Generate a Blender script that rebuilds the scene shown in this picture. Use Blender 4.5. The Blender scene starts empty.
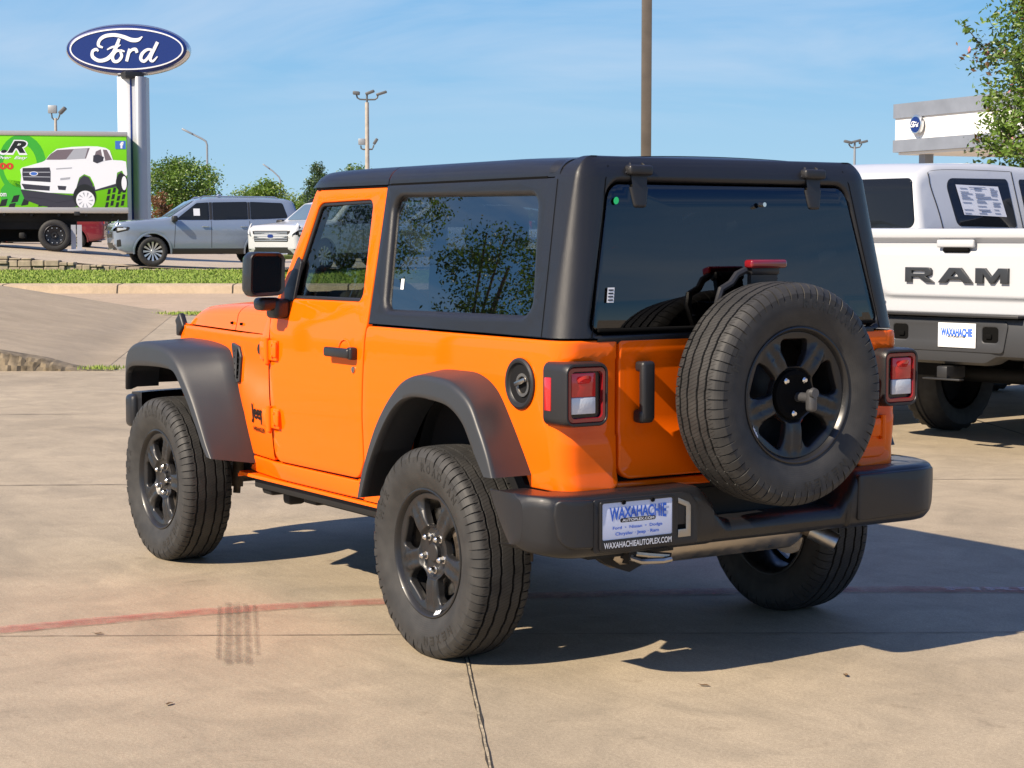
import bpy, bmesh, math, random
from mathutils import Vector, Matrix
R = math.radians
PI = math.pi
random.seed(7)
sc = bpy.context.scene
COL = sc.collection

# ------------------------------------------------------------------ camera, sky, sun, exposure
cam_d = bpy.data.cameras.new("camera")
cam = bpy.data.objects.new("camera", cam_d)
COL.objects.link(cam)
CAM = Vector((-5.7297, 4.2865, 1.5045))
YAW, PITCH, FOC = -0.5802, -0.0783, 1.8324
fw = Vector((math.cos(PITCH)*math.cos(YAW), math.cos(PITCH)*math.sin(YAW), math.sin(PITCH)))
rt = fw.cross(Vector((0, 0, 1))).normalized()
up = rt.cross(fw)
cam.location = CAM
cam.rotation_euler = Matrix((rt, up, -fw)).transposed().to_euler()
cam_d.sensor_width = 36.0
cam_d.lens = FOC*36.0
cam_d.clip_start = 0.1
cam_d.clip_end = 3000
sc.camera = cam

SUN = Vector((-0.13, 1.17, 1.0)).normalized()          # towards the sun
world = bpy.data.worlds.new("World")
sc.world = world
world.use_nodes = True
wn, wl = world.node_tree.nodes, world.node_tree.links
bg = wn["Background"]
sky = wn.new("ShaderNodeTexSky")
sky.sky_type = 'NISHITA'
sky.sun_disc = False
sky.sun_elevation = math.asin(SUN.z)
sky.sun_rotation = math.atan2(SUN.x, SUN.y)
sky.air_density = 1.0
sky.dust_density = 0.0
sky.ozone_density = 3.0
bg.inputs[1].default_value = 0.064
# thin high cloud, a noise on the sky's own direction
tc = wn.new("ShaderNodeTexCoord")
mp = wn.new("ShaderNodeMapping"); mp.inputs['Scale'].default_value = (1.6, 1.6, 9.0)
nz = wn.new("ShaderNodeTexNoise"); nz.inputs['Scale'].default_value = 2.1; nz.inputs['Detail'].default_value = 7; nz.inputs['Roughness'].default_value = 0.55; nz.inputs['Distortion'].default_value = 0.6
rp = wn.new("ShaderNodeValToRGB"); rp.color_ramp.elements[0].position = 0.43; rp.color_ramp.elements[1].position = 0.74
rp.color_ramp.elements[1].color = (0.75, 0.75, 0.75, 1)
mx = wn.new("ShaderNodeMix"); mx.data_type = 'RGBA'
wl.new(tc.outputs['Generated'], mp.inputs[0]); wl.new(mp.outputs[0], nz.inputs[0]); wl.new(nz.outputs[0], rp.inputs[0])
cm = wn.new('ShaderNodeMapRange'); cm.inputs[1].default_value = .045; cm.inputs[2].default_value = .10
cf = wn.new('ShaderNodeMath'); cf.operation = 'MULTIPLY'; wl.new(rp.outputs[0], cf.inputs[0]); wl.new(cm.outputs[0], cf.inputs[1]); wl.new(cf.outputs[0], mx.inputs[0])
sx = wn.new("ShaderNodeSeparateXYZ"); wl.new(tc.outputs['Generated'], sx.inputs[0])
gr = wn.new("ShaderNodeValToRGB")                         # clear-day blue by height, blended over the physical sky
e = gr.color_ramp.elements
e[0].position = 0.0; e[0].color = (.40, .645, .83, 1)
e[1].position = 1.0; e[1].color = (.022, .095, .42, 1)
q = e.new(0.13); q.color = (.185, .46, .80, 1)
q2 = e.new(0.36); q2.color = (.052, .18, .60, 1)
wl.new(sx.outputs[2], gr.inputs[0]); wl.new(sx.outputs[2], cm.inputs[0])
sc10 = wn.new("ShaderNodeVectorMath"); sc10.operation = 'SCALE'; sc10.inputs['Scale'].default_value = 10.0
wl.new(gr.outputs[0], sc10.inputs[0])
mg = wn.new("ShaderNodeMix"); mg.data_type = 'RGBA'; mg.inputs[0].default_value = 0.90
wl.new(sky.outputs[0], mg.inputs[6]); wl.new(sc10.outputs[0], mg.inputs[7]); wl.new(mg.outputs[2], mx.inputs[6])
mx.inputs[7].default_value = (6.2, 7.2, 8.6, 1)
wl.new(mx.outputs[2], bg.inputs[0])

sun_d = bpy.data.lights.new("sun", 'SUN')
sun_d.energy = 5.0
sun_d.angle = R(0.55)
sun_d.color = (1.0, 0.86, 0.68)
sun = bpy.data.objects.new("sun", sun_d)
COL.objects.link(sun)
sun.rotation_euler = SUN.to_track_quat('Z', 'Y').to_euler()
sun.location = (0, 30, 40)
sc.view_settings.view_transform = 'Standard'
sc.view_settings.look = 'None'
sc.view_settings.gamma = 1
sc.view_settings.use_curve_mapping = False
sc.view_settings.exposure = 0.72

# ------------------------------------------------------------------ materials
M = {}
def mat(name, col, rough=0.5, metal=0.0, coat=0.0, spec=0.5, bump=None, var=None, rvar=None, emit=None, sheen=0):
    """col linear rgb; bump=(scale,strength); var=(scale,amount) brightness noise; rvar=(scale,amount) roughness noise"""
    m = bpy.data.materials.new(name); m.use_nodes = True
    n, l = m.node_tree.nodes, m.node_tree.links
    b = n["Principled BSDF"]
    b.inputs['Base Color'].default_value = (*col, 1)
    b.inputs['Roughness'].default_value = rough
    b.inputs['Metallic'].default_value = metal
    b.inputs['Coat Weight'].default_value = coat
    b.inputs['Coat Roughness'].default_value = 0.03
    b.inputs['Specular IOR Level'].default_value = spec
    if emit:
        b.inputs['Emission Color'].default_value = (*emit[0], 1); b.inputs['Emission Strength'].default_value = emit[1]
    t = n.new("ShaderNodeTexCoord")
    if bump:
        z = n.new("ShaderNodeTexNoise"); z.inputs['Scale'].default_value = bump[0]; z.inputs['Detail'].default_value = 4
        l.new(t.outputs['Object'], z.inputs[0])
        bp = n.new("ShaderNodeBump"); bp.inputs['Strength'].default_value = bump[1]; bp.inputs['Distance'].default_value = 0.004
        l.new(z.outputs[0], bp.inputs['Height']); l.new(bp.outputs[0], b.inputs['Normal'])
    if var:
        z = n.new("ShaderNodeTexNoise"); z.inputs['Scale'].default_value = var[0]; z.inputs['Detail'].default_value = 6
        l.new(t.outputs['Object'], z.inputs[0])
        mr = n.new("ShaderNodeMapRange"); mr.inputs[1].default_value = .3; mr.inputs[2].default_value = .7
        mr.inputs[3].default_value = 1-var[1]; mr.inputs[4].default_value = 1+var[1]
        l.new(z.outputs[0], mr.inputs[0])
        mm = n.new("ShaderNodeMix"); mm.data_type = 'RGBA'; mm.blend_type = 'MULTIPLY'; mm.inputs[0].default_value = 1
        mm.inputs[6].default_value = (*col, 1); l.new(mr.outputs[0], mm.inputs[7]); l.new(mm.outputs[2], b.inputs['Base Color'])
    if rvar:
        z = n.new("ShaderNodeTexNoise"); z.inputs['Scale'].default_value = rvar[0]; z.inputs['Detail'].default_value = 5
        l.new(t.outputs['Object'], z.inputs[0])
        mr = n.new("ShaderNodeMapRange"); mr.inputs[1].default_value = .3; mr.inputs[2].default_value = .7
        mr.inputs[3].default_value = max(0, rough-rvar[1]); mr.inputs[4].default_value = min(1, rough+rvar[1])
        l.new(z.outputs[0], mr.inputs[0]); l.new(mr.outputs[0], b.inputs['Roughness'])
    M[name] = m
    return m

def glass(name, tint, ior=1.5, rough=0.0):
    m = bpy.data.materials.new(name); m.use_nodes = True
    n, l = m.node_tree.nodes, m.node_tree.links
    n.remove(n["Principled BSDF"])
    tr = n.new("ShaderNodeBsdfTransparent"); tr.inputs[0].default_value = (*tint, 1)
    gl = n.new("ShaderNodeBsdfGlossy"); gl.inputs['Roughness'].default_value = rough; gl.inputs[0].default_value = (1, 1, 1, 1)
    fr = n.new("ShaderNodeFresnel"); fr.inputs[0].default_value = ior
    ms = n.new("ShaderNodeMixShader")
    l.new(fr.outputs[0], ms.inputs[0]); l.new(tr.outputs[0], ms.inputs[1]); l.new(gl.outputs[0], ms.inputs[2])
    l.new(ms.outputs[0], n["Material Output"].inputs[0])
    M[name] = m
    return m

mat('orange_paint', (0.92, 0.135, 0.002), 0.45, 0, 0.65, 0.0)
mat('black_plastic', (0.016, 0.016, 0.018), 0.42, spec=0.5, bump=(420, 0.12), rvar=(9, 0.06))
mat('grain_plastic', (0.011, 0.0115, 0.014), 0.40, coat=0.25, spec=0.4, bump=(700, 0.22), rvar=(6, 0.05))
mat('flare_plastic', (0.030, 0.032, 0.036), 0.44, spec=0.5, bump=(500, 0.06), rvar=(5, 0.05))
mat('matte_black', (0.008, 0.008, 0.009), 0.8, spec=0.2)
mat('gap_black', (0.004, 0.004, 0.004), 0.9, spec=0.1)
mat('gloss_black', (0.010, 0.010, 0.011), 0.16, spec=0.5)
mat('rim_black', (0.015, 0.015, 0.016), 0.36, coat=0.12, rvar=(30, 0.05))
mat('chrome', (0.75, 0.75, 0.74), 0.16, 1.0)
mat('steel', (0.42, 0.40, 0.37), 0.34, 1.0, rvar=(25, 0.12))
mat('muffler_steel', (0.46, 0.42, 0.37), 0.36, 1.0, rvar=(18, 0.12))
mat('cast_iron', (0.16, 0.13, 0.10), 0.6, 0.7, var=(30, 0.3))
mat('under_black', (0.007, 0.007, 0.007), 0.7)
mat('seat_fabric', (0.018, 0.018, 0.020), 0.8, bump=(300, .2))
mat('red_lens', (0.55, 0.012, 0.014), 0.12, coat=1.0)
mat('red_lens_dark', (0.20, 0.008, 0.012), 0.12, coat=1.0)
mat('clear_lens', (0.62, 0.64, 0.68), 0.10, 0.0, coat=1.0, bump=(120, 0.2))
mat('white_paint', (0.80, 0.80, 0.78), 0.35, coat=0.8)
mat('plate_white', (0.62, 0.68, 0.86), 0.4)
mat('plate_blue', (0.03, 0.13, 0.62), 0.4)
mat('plate_black', (0.012, 0.012, 0.014), 0.35)
mat('sticker_white', (0.72, 0.74, 0.78), 0.6)
mat('sticker_green', (0.02, 0.55, 0.16), 0.5)
mat('badge_black', (0.010, 0.010, 0.012), 0.3)
mat('mirror_glass', (0.05, 0.055, 0.06), 0.05, 0.9)
glass('tint_glass', (0.09, 0.10, 0.12), 1.72)
glass('side_tint_glass', (0.17, 0.20, 0.24), 2.5)
glass('door_glass', (0.50, 0.56, 0.54), 1.5)

def rubber():
    m = mat('rubber', (0.030, 0.029, 0.028), 0.62, spec=0.4)
    n, l = m.node_tree.nodes, m.node_tree.links
    b = n["Principled BSDF"]
    t = n.new("ShaderNodeTexCoord")
    sep = n.new("ShaderNodeSeparateXYZ"); l.new(t.outputs['Object'], sep.inputs[0])
    at = n.new("ShaderNodeMath"); at.operation = 'ARCTAN2'; l.new(sep.outputs[0], at.inputs[0]); l.new(sep.outputs[2], at.inputs[1])
    # sipes: fine cuts across the tread, skewed by the axial position
    sk = n.new("ShaderNodeMath"); sk.operation = 'MULTIPLY_ADD'; sk.inputs[1].default_value = 1.1; l.new(sep.outputs[1], sk.inputs[0]); l.new(at.outputs[0], sk.inputs[2])
    sn = n.new("ShaderNodeMath"); sn.operation = 'MULTIPLY'; sn.inputs[1].default_value = 180; l.new(sk.outputs[0], sn.inputs[0])
    si = n.new("ShaderNodeMath"); si.operation = 'SINE'; l.new(sn.outputs[0], si.inputs[0])
    # only where the radius is that of the tread
    xx = n.new("ShaderNodeMath"); xx.operation = 'MULTIPLY'; l.new(sep.outputs[0], xx.inputs[0]); l.new(sep.outputs[0], xx.inputs[1])
    zz = n.new("ShaderNodeMath"); zz.operation = 'MULTIPLY_ADD'; l.new(sep.outputs[2], zz.inputs[0]); l.new(sep.outputs[2], zz.inputs[1]); l.new(xx.outputs[0], zz.inputs[2])
    rr = n.new("ShaderNodeMath"); rr.operation = 'SQRT'; l.new(zz.outputs[0], rr.inputs[0])
    gt = n.new("ShaderNodeMath"); gt.operation = 'GREATER_THAN'; gt.inputs[1].default_value = 0.3765; l.new(rr.outputs[0], gt.inputs[0])
    sp = n.new("ShaderNodeMath"); sp.operation = 'GREATER_THAN'; sp.inputs[1].default_value = -0.88; l.new(si.outputs[0], sp.inputs[0])
    # height: 1 on sidewall, sipes on tread; fine rings on the sidewall
    inv = n.new("ShaderNodeMath"); inv.operation = 'SUBTRACT'; inv.inputs[0].default_value = 1; l.new(gt.outputs[0], inv.inputs[1])
    hh = n.new("ShaderNodeMath"); hh.operation = 'MAXIMUM'; l.new(inv.outputs[0], hh.inputs[0]); l.new(sp.outputs[0], hh.inputs[1])
    rg = n.new("ShaderNodeMath"); rg.operation = 'MULTIPLY'; rg.inputs[1].default_value = 900; l.new(rr.outputs[0], rg.inputs[0])
    rs = n.new("ShaderNodeMath"); rs.operation = 'SINE'; l.new(rg.outputs[0], rs.inputs[0])
    hx = n.new("ShaderNodeMath"); hx.operation = 'MULTIPLY_ADD'; hx.inputs[1].default_value = 0.03; l.new(rs.outputs[0], hx.inputs[0]); l.new(hh.outputs[0], hx.inputs[2])
    bp = n.new("ShaderNodeBump"); bp.inputs['Strength'].default_value = 0.7; bp.inputs['Distance'].default_value = 0.003
    l.new(hx.outputs[0], bp.inputs['Height']); l.new(bp.outputs[0], b.inputs['Normal'])
    # groove floors, below the tread surface between the shoulders: shade painted into the colour
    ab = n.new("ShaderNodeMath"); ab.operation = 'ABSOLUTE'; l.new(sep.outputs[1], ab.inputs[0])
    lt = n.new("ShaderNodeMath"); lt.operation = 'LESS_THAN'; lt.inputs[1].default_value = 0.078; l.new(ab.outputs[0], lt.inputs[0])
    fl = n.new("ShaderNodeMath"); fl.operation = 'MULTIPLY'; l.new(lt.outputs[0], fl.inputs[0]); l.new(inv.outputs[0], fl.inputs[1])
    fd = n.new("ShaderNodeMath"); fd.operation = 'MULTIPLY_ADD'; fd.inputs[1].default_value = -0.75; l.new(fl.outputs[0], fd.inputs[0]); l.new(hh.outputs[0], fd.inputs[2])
    # dust
    z = n.new("ShaderNodeTexNoise"); z.inputs['Scale'].default_value = 14; z.inputs['Detail'].default_value = 6; l.new(t.outputs['Object'], z.inputs[0])
    ra = n.new("ShaderNodeValToRGB"); ra.color_ramp.elements[0].position = .35; ra.color_ramp.elements[1].position = .75
    ra.color_ramp.elements[0].color = (0.026, 0.0257, 0.0255, 1); ra.color_ramp.elements[1].color = (0.046, 0.0445, 0.0425, 1)
    l.new(z.outputs[0], ra.inputs[0])
    m2 = n.new("ShaderNodeMix"); m2.data_type = 'RGBA'; m2.blend_type = 'MULTIPLY'; m2.inputs[0].default_value = 1
    mr = n.new("ShaderNodeMapRange"); mr.inputs[3].default_value = 0.25; mr.inputs[4].default_value = 1.0; l.new(fd.outputs[0], mr.inputs[0])  # painted shade: darkens the rubber colour in grooves and sipes
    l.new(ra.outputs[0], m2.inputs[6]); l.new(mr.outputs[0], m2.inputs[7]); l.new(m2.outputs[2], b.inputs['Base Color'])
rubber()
mat('tyre_letter', (0.018, 0.018, 0.018), 0.35)

# ------------------------------------------------------------------ mesh helpers
class MB:
    """vertex / face collector -> one mesh object"""
    def __init__(s): s.v = []; s.f = []; s.mi = []; s.k = 0
    def add(s, vs, fs, k=None):
        o = len(s.v); s.v += [tuple(p) for p in vs]
        s.f += [tuple(i+o for i in f) for f in fs]; s.mi += [s.k if k is None else k]*len(fs)
        return s
    def box(s, c, d, rot=None, k=None):
        """axis box, centre c, full size d, optional 3x3 rotation"""
        vs = []
        for sx in (-.5, .5):
            for sy in (-.5, .5):
                for sz in (-.5, .5):
                    p = Vector((sx*d[0], sy*d[1], sz*d[2]))
                    if rot is not None: p = rot @ p
                    vs.append(p + Vector(c))
        return s.add(vs, [(0,1,3,2),(4,6,7,5),(0,4,5,1),(2,3,7,6),(0,2,6,4),(1,5,7,3)], k)
    def rbox(s, c, d, b=0.01, n=2, rot=None, k=None):
        """box with bevelled edges"""
        bm = bmesh.new()
        bmesh.ops.create_cube(bm, size=1)
        for v in bm.verts: v.co = Vector((v.co.x*d[0], v.co.y*d[1], v.co.z*d[2]))
        bmesh.ops.bevel(bm, geom=bm.edges[:], offset=min(b, .49*min(d)), segments=n, profile=.5, affect='EDGES')
        return s.bm(bm, Matrix.Translation(Vector(c)) @ (rot.to_4x4() if rot is not None else Matrix()), k)
    def bm(s, bm, mtx=None, k=None):
        bm.verts.index_update()
        vs = [(mtx @ v.co if mtx is not None else v.co) for v in bm.verts]
        fs = [[v.index for v in f.verts] for f in bm.faces]
        bm.free()
        return s.add(vs, fs, k)
    def grid(s, rows, k=None, cu=False, cv=False):
        """rows: list of equal-length point lists; cu closes along a row, cv closes across rows"""
        nr, nc = len(rows), len(rows[0]); fs = []
        for i in range(nr if cv else nr-1):
            for j in range(nc if cu else nc-1):
                i2, j2 = (i+1) % nr, (j+1) % nc
                fs.append((i*nc+j, i*nc+j2, i2*nc+j2, i2*nc+j))
        return s.add([p for r in rows for p in r], fs, k)
    def lathe(s, prof, n=48, axis='y', c=(0,0,0), k=None, closed=False):
        """prof: list of (axial, radius)"""
        rows = []
        for i in range(n):
            a = 2*PI*i/n; ca, sa = math.cos(a), math.sin(a)
            row = []
            for y, r in prof:
                p = {'y': (r*ca, y, r*sa), 'x': (y, r*ca, r*sa), 'z': (r*ca, r*sa, y)}[axis]
                row.append((p[0]+c[0], p[1]+c[1], p[2]+c[2]))
            rows.append(row)
        return s.grid(rows, k, cu=closed, cv=True)
    def cyl(s, p0, p1, r0, r1=None, n=16, k=None, caps=True):
        p0, p1 = Vector(p0), Vector(p1); r1 = r0 if r1 is None else r1
        d = (p1-p0).normalized(); a = d.orthogonal().normalized(); b = d.cross(a)
        vs = []
        for p, r in ((p0, r0), (p1, r1)):
            for i in range(n):
                t = 2*PI*i/n; vs.append(p + (a*math.cos(t)+b*math.sin(t))*r)
        fs = [(i, (i+1) % n, n+(i+1) % n, n+i) for i in range(n)]
        if caps: fs += [tuple(range(n))[::-1], tuple(range(n, 2*n))]
        return s.add(vs, fs, k)
    def tube(s, pts, r, n=10, k=None, closed=False):
        pts = [Vector(p) for p in pts]; rows = []
        rs = r if hasattr(r, '__len__') else [r]*len(pts)
        ref = None
        for i, p in enumerate(pts):
            a = pts[(i-1) % len(pts)] if (i > 0 or closed) else pts[i]
            b = pts[(i+1) % len(pts)] if (i < len(pts)-1 or closed) else pts[i]
            d = (b-a).normalized()
            if ref is None: ref = d.orthogonal().normalized()
            u = (ref - d*ref.dot(d)).normalized(); ref = u; w = d.cross(u)
            rows.append([p+(u*math.cos(2*PI*j/n)+w*math.sin(2*PI*j/n))*rs[i] for j in range(n)])
        o = len(s.v)
        s.grid(rows, k, cu=True, cv=closed)
        if not closed:
            s.f += [tuple(range(o, o+n))[::-1], tuple(range(o+(len(pts)-1)*n, o+len(pts)*n))]
            s.mi += [s.k if k is None else k]*2
        return s
    def build(s, name, mats, parent=None, sharp=35, loc=None, weld=False, recalc=True):
        me = bpy.data.meshes.new(name)
        me.from_pydata(s.v, [], s.f)
        if not isinstance(mats, (list, tuple)): mats = [mats]
        for m in mats: me.materials.append(M[m] if isinstance(m, str) else m)
        me.polygons.foreach_set('material_index', s.mi)
        if weld or recalc:
            bm = bmesh.new(); bm.from_mesh(me)
            if weld: bmesh.ops.remove_doubles(bm, verts=bm.verts, dist=1e-5)
            if recalc: bmesh.ops.recalc_face_normals(bm, faces=bm.faces)
            bm.to_mesh(me); bm.free()
        if sharp is None:
            me.polygons.foreach_set('use_smooth', [False]*len(me.polygons))
        else:
            me.polygons.foreach_set('use_smooth', [True]*len(me.polygons))
            me.set_sharp_from_angle(angle=R(sharp))
        me.update()
        o = bpy.data.objects.new(name, me); COL.objects.link(o)
        if parent is not None: o.parent = parent
        if loc is not None: o.location = loc
        return o

def tag(o, label=None, cat=None, group=None, kind=None):
    if label: o['label'] = label
    if cat: o['category'] = cat
    if group: o['group'] = group
    if kind: o['kind'] = kind
    return o
def empty(name, loc=(0,0,0), rz=0.0, parent=None):
    o = bpy.data.objects.new(name, None); o.empty_display_size = .2
    o.location = loc; o.rotation_euler = (0, 0, rz); COL.objects.link(o)
    if parent is not None: o.parent = parent
    return o
def copy_tree(o, parent=None):
    kids = list(o.children)
    c = o.copy(); COL.objects.link(c); c.parent = parent
    for ch in kids: copy_tree(ch, c)
    return c

def rounded(pts, rad, seg=6):
    """closed polygon with rounded corners. rad: number or list"""
    n = len(pts); out = []
    rs = rad if hasattr(rad, '__len__') else [rad]*n
    for i in range(n):
        p = Vector((*pts[i], 0)); a = Vector((*pts[i-1], 0)); b = Vector((*pts[(i+1) % n], 0)); r = rs[i]
        if r <= 0: out.append((p.x, p.y)); continue
        da, db = (a-p), (b-p); la, lb = da.length, db.length; da /= la; db /= lb
        ang = da.angle(db)
        t = r/math.tan(ang/2)
        tm = min(t, la*.49, lb*.49); r2 = tm*math.tan(ang/2)
        p0, p1 = p+da*tm, p+db*tm
        bis = (da+db)
        if bis.length < 1e-6: out.append((p.x, p.y)); continue
        c = p + bis.normalized()*(r2/math.sin(ang/2))
        v0, v1 = p0-c, p1-c
        th = v0.angle(v1); sg = 1 if v0.cross(v1).z > 0 else -1
        for k in range(seg+1):
            a_ = sg*th*k/seg; ca, sa = math.cos(a_), math.sin(a_)
            out.append((c.x+v0.x*ca-v0.y*sa, c.y+v0.x*sa+v0.y*ca))
    return out
def area(p): return .5*sum(p[i-1][0]*p[i][1]-p[i][0]*p[i-1][1] for i in range(len(p)))
def offset(p, d):
    """inward offset of a closed polygon by d"""
    if area(p) < 0: d = -d
    q = []; n = len(p)
    for i in range(n):
        a, b, c = Vector((*p[i-1], 0)), Vector((*p[i], 0)), Vector((*p[(i+1) % n], 0))
        e0, e1 = (b-a), (c-b)
        if e0.length < 1e-9 or e1.length < 1e-9: q.append(tuple(b.xy)); continue
        n0 = Vector((-e0.y, e0.x, 0)).normalized(); n1 = Vector((-e1.y, e1.x, 0)).normalized()
        m = n0+n1
        if m.length < 1e-6: q.append(tuple(b.xy)); continue
        m.normalize(); k = d/max(.35, m.dot(n0))
        q.append((b.x+m.x*k, b.y+m.y*k))
    return q
def smooth_path(pts, n):
    """Catmull-Rom through points of any dimension"""
    P = [Vector(p) for p in pts]; out = []
    for k in range(n):
        t = k/(n-1)*(len(P)-1); i = min(int(t), len(P)-2); f = t-i
        p0 = P[max(i-1, 0)]; p1 = P[i]; p2 = P[i+1]; p3 = P[min(i+2, len(P)-1)]
        out.append(.5*((2*p1)+(p2-p0)*f+(2*p0-5*p1+4*p2-p3)*f*f+(3*p1-p0-3*p2+p3)*f**3))
    return out

def panel(mb, out, fmap, t=.012, b=.004, holes=(), gu=(), gv=(), nb=3, hb=None, back=False, k=None):
    """sheet bounded by a 2-D outline, rounded rim of radius b, returned inwards by t, mapped by fmap(u,v,depth)"""
    hb = b if hb is None else hb
    bm = bmesh.new()
    loops = [offset(out, b)] + [offset(h, -hb) for h in holes]
    es = []
    for lp in loops:
        vs = [bm.verts.new((u, v, 0)) for u, v in lp]
        es += [bm.edges.new((vs[i-1], vs[i])) for i in range(len(vs))]
    bmesh.ops.triangle_fill(bm, use_beauty=True, use_dissolve=False, edges=es)
    for axis, lst in ((0, gu), (1, gv)):
        for c in lst:
            co = (c, 0, 0) if axis == 0 else (0, c, 0); no = (1, 0, 0) if axis == 0 else (0, 1, 0)
            bmesh.ops.bisect_plane(bm, geom=bm.verts[:]+bm.edges[:]+bm.faces[:], dist=1e-6, plane_co=co, plane_no=no)
    for f in bm.faces:
        if f.normal.z < 0: f.normal_flip()
    bm.normal_update()
    bed = [e for e in bm.edges if len(e.link_faces) == 1]
    nrm = {}
    ring = []
    for e in bed:
        f = e.link_faces[0]
        lp = [l for l in f.loops if l.edge == e][0]
        a, c = lp.vert, lp.link_loop_next.vert
        d = (c.co-a.co); nn = Vector((d.y, -d.x, 0)).normalized()
        ring.append((a, c))
        for v in (a, c): nrm.setdefault(v, []).append(nn)
    hset = set()
    if holes and hb != b:
        # rim verts that belong to holes: nearest to a hole loop
        hp = [Vector((u, v, 0)) for lp in loops[1:] for u, v in lp]
        op = [Vector((u, v, 0)) for u, v in loops[0]]
        def sd(p, lps):
            best = 9
            for lp in lps:
                for i in range(len(lp)):
                    a, c = Vector((*lp[i-1], 0)), Vector((*lp[i], 0)); dd = c-a
                    tt = max(0, min(1, (p-a).dot(dd)/max(dd.length_squared, 1e-12)))
                    best = min(best, (a+dd*tt-p).length)
            return best
        for v in nrm:
            if sd(v.co, loops[1:]) < sd(v.co, loops[:1]): hset.add(v)
    base = [v for v in bm.verts]; idx = {v: i for i, v in enumerate(base)}
    V = [(v.co.x, v.co.y, 0.0) for v in base]
    F = [[idx[v] for v in f.verts] for f in bm.faces]
    prev = {v: idx[v] for v in nrm}
    steps = [(math.sin(PI/2*i/nb), 1-math.cos(PI/2*i/nb), False) for i in range(1, nb+1)] if b > 0 or hb > 0 else []
    steps.append((1 if steps else 0, None, True))
    for (sx, sz, last) in steps:
        cur = {}
        for v, ns in nrm.items():
            bb = hb if v in hset else b
            m = ns[0]+ns[-1] if len(ns) > 1 else ns[0]
            if m.length < 1e-6: m = ns[0].copy()
            m.normalize(); kk = bb*sx/max(.35, m.dot(ns[0]))
            cur[v] = len(V)
            V.append((v.co.x+m.x*kk, v.co.y+m.y*kk, t if last else bb*sz))
        for a, c in ring: F.append([prev[c], prev[a], cur[a], cur[c]])
        prev = cur
    if back:
        o = len(V); V += [(v.co.x, v.co.y, t) for v in base]
        for f in bm.faces: F.append([idx[v]+o for v in f.verts][::-1])
        for a, c in ring: F.append([prev[c], prev[a], idx[a]+o, idx[c]+o])
    bm.free()
    return mb.add([fmap(*p) for p in V], F, k)

def frange(a, b, st):
    n = int((b-a)/st); return [a+st*(i+.5) for i in range(n)]

def text_geo(s, size=1.0, bold=0.0, shear=0.0, ext=0.0, space=1.0, align='CENTER'):
    cu = bpy.data.curves.new('txt', 'FONT'); cu.body = s; cu.size = size; cu.offset = bold; cu.shear = shear
    cu.extrude = ext; cu.space_character = space; cu.align_x = align; cu.align_y = 'CENTER'; cu.resolution_u = 4
    o = bpy.data.objects.new('txt', cu); COL.objects.link(o)
    dg = bpy.context.evaluated_depsgraph_get(); dg.update()
    e = o.evaluated_get(dg); me = e.to_mesh()
    vs = [v.co.copy() for v in me.vertices]; fs = [list(p.vertices) for p in me.polygons]
    e.to_mesh_clear(); bpy.data.objects.remove(o); bpy.data.curves.remove(cu)
    return vs, fs
def text_fit(s, w, h, **kw):
    """text scaled to exactly w x h, centred on 0"""
    vs, fs = text_geo(s, **kw)
    x0, x1 = min(v.x for v in vs), max(v.x for v in vs); y0, y1 = min(v.y for v in vs), max(v.y for v in vs)
    return [Vector(((v.x-(x0+x1)/2)/(x1-x0)*w, (v.y-(y0+y1)/2)/(y1-y0)*h, v.z)) for v in vs], fs
mat('lock_grey', (.10,.10,.105), .35, .5)
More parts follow.
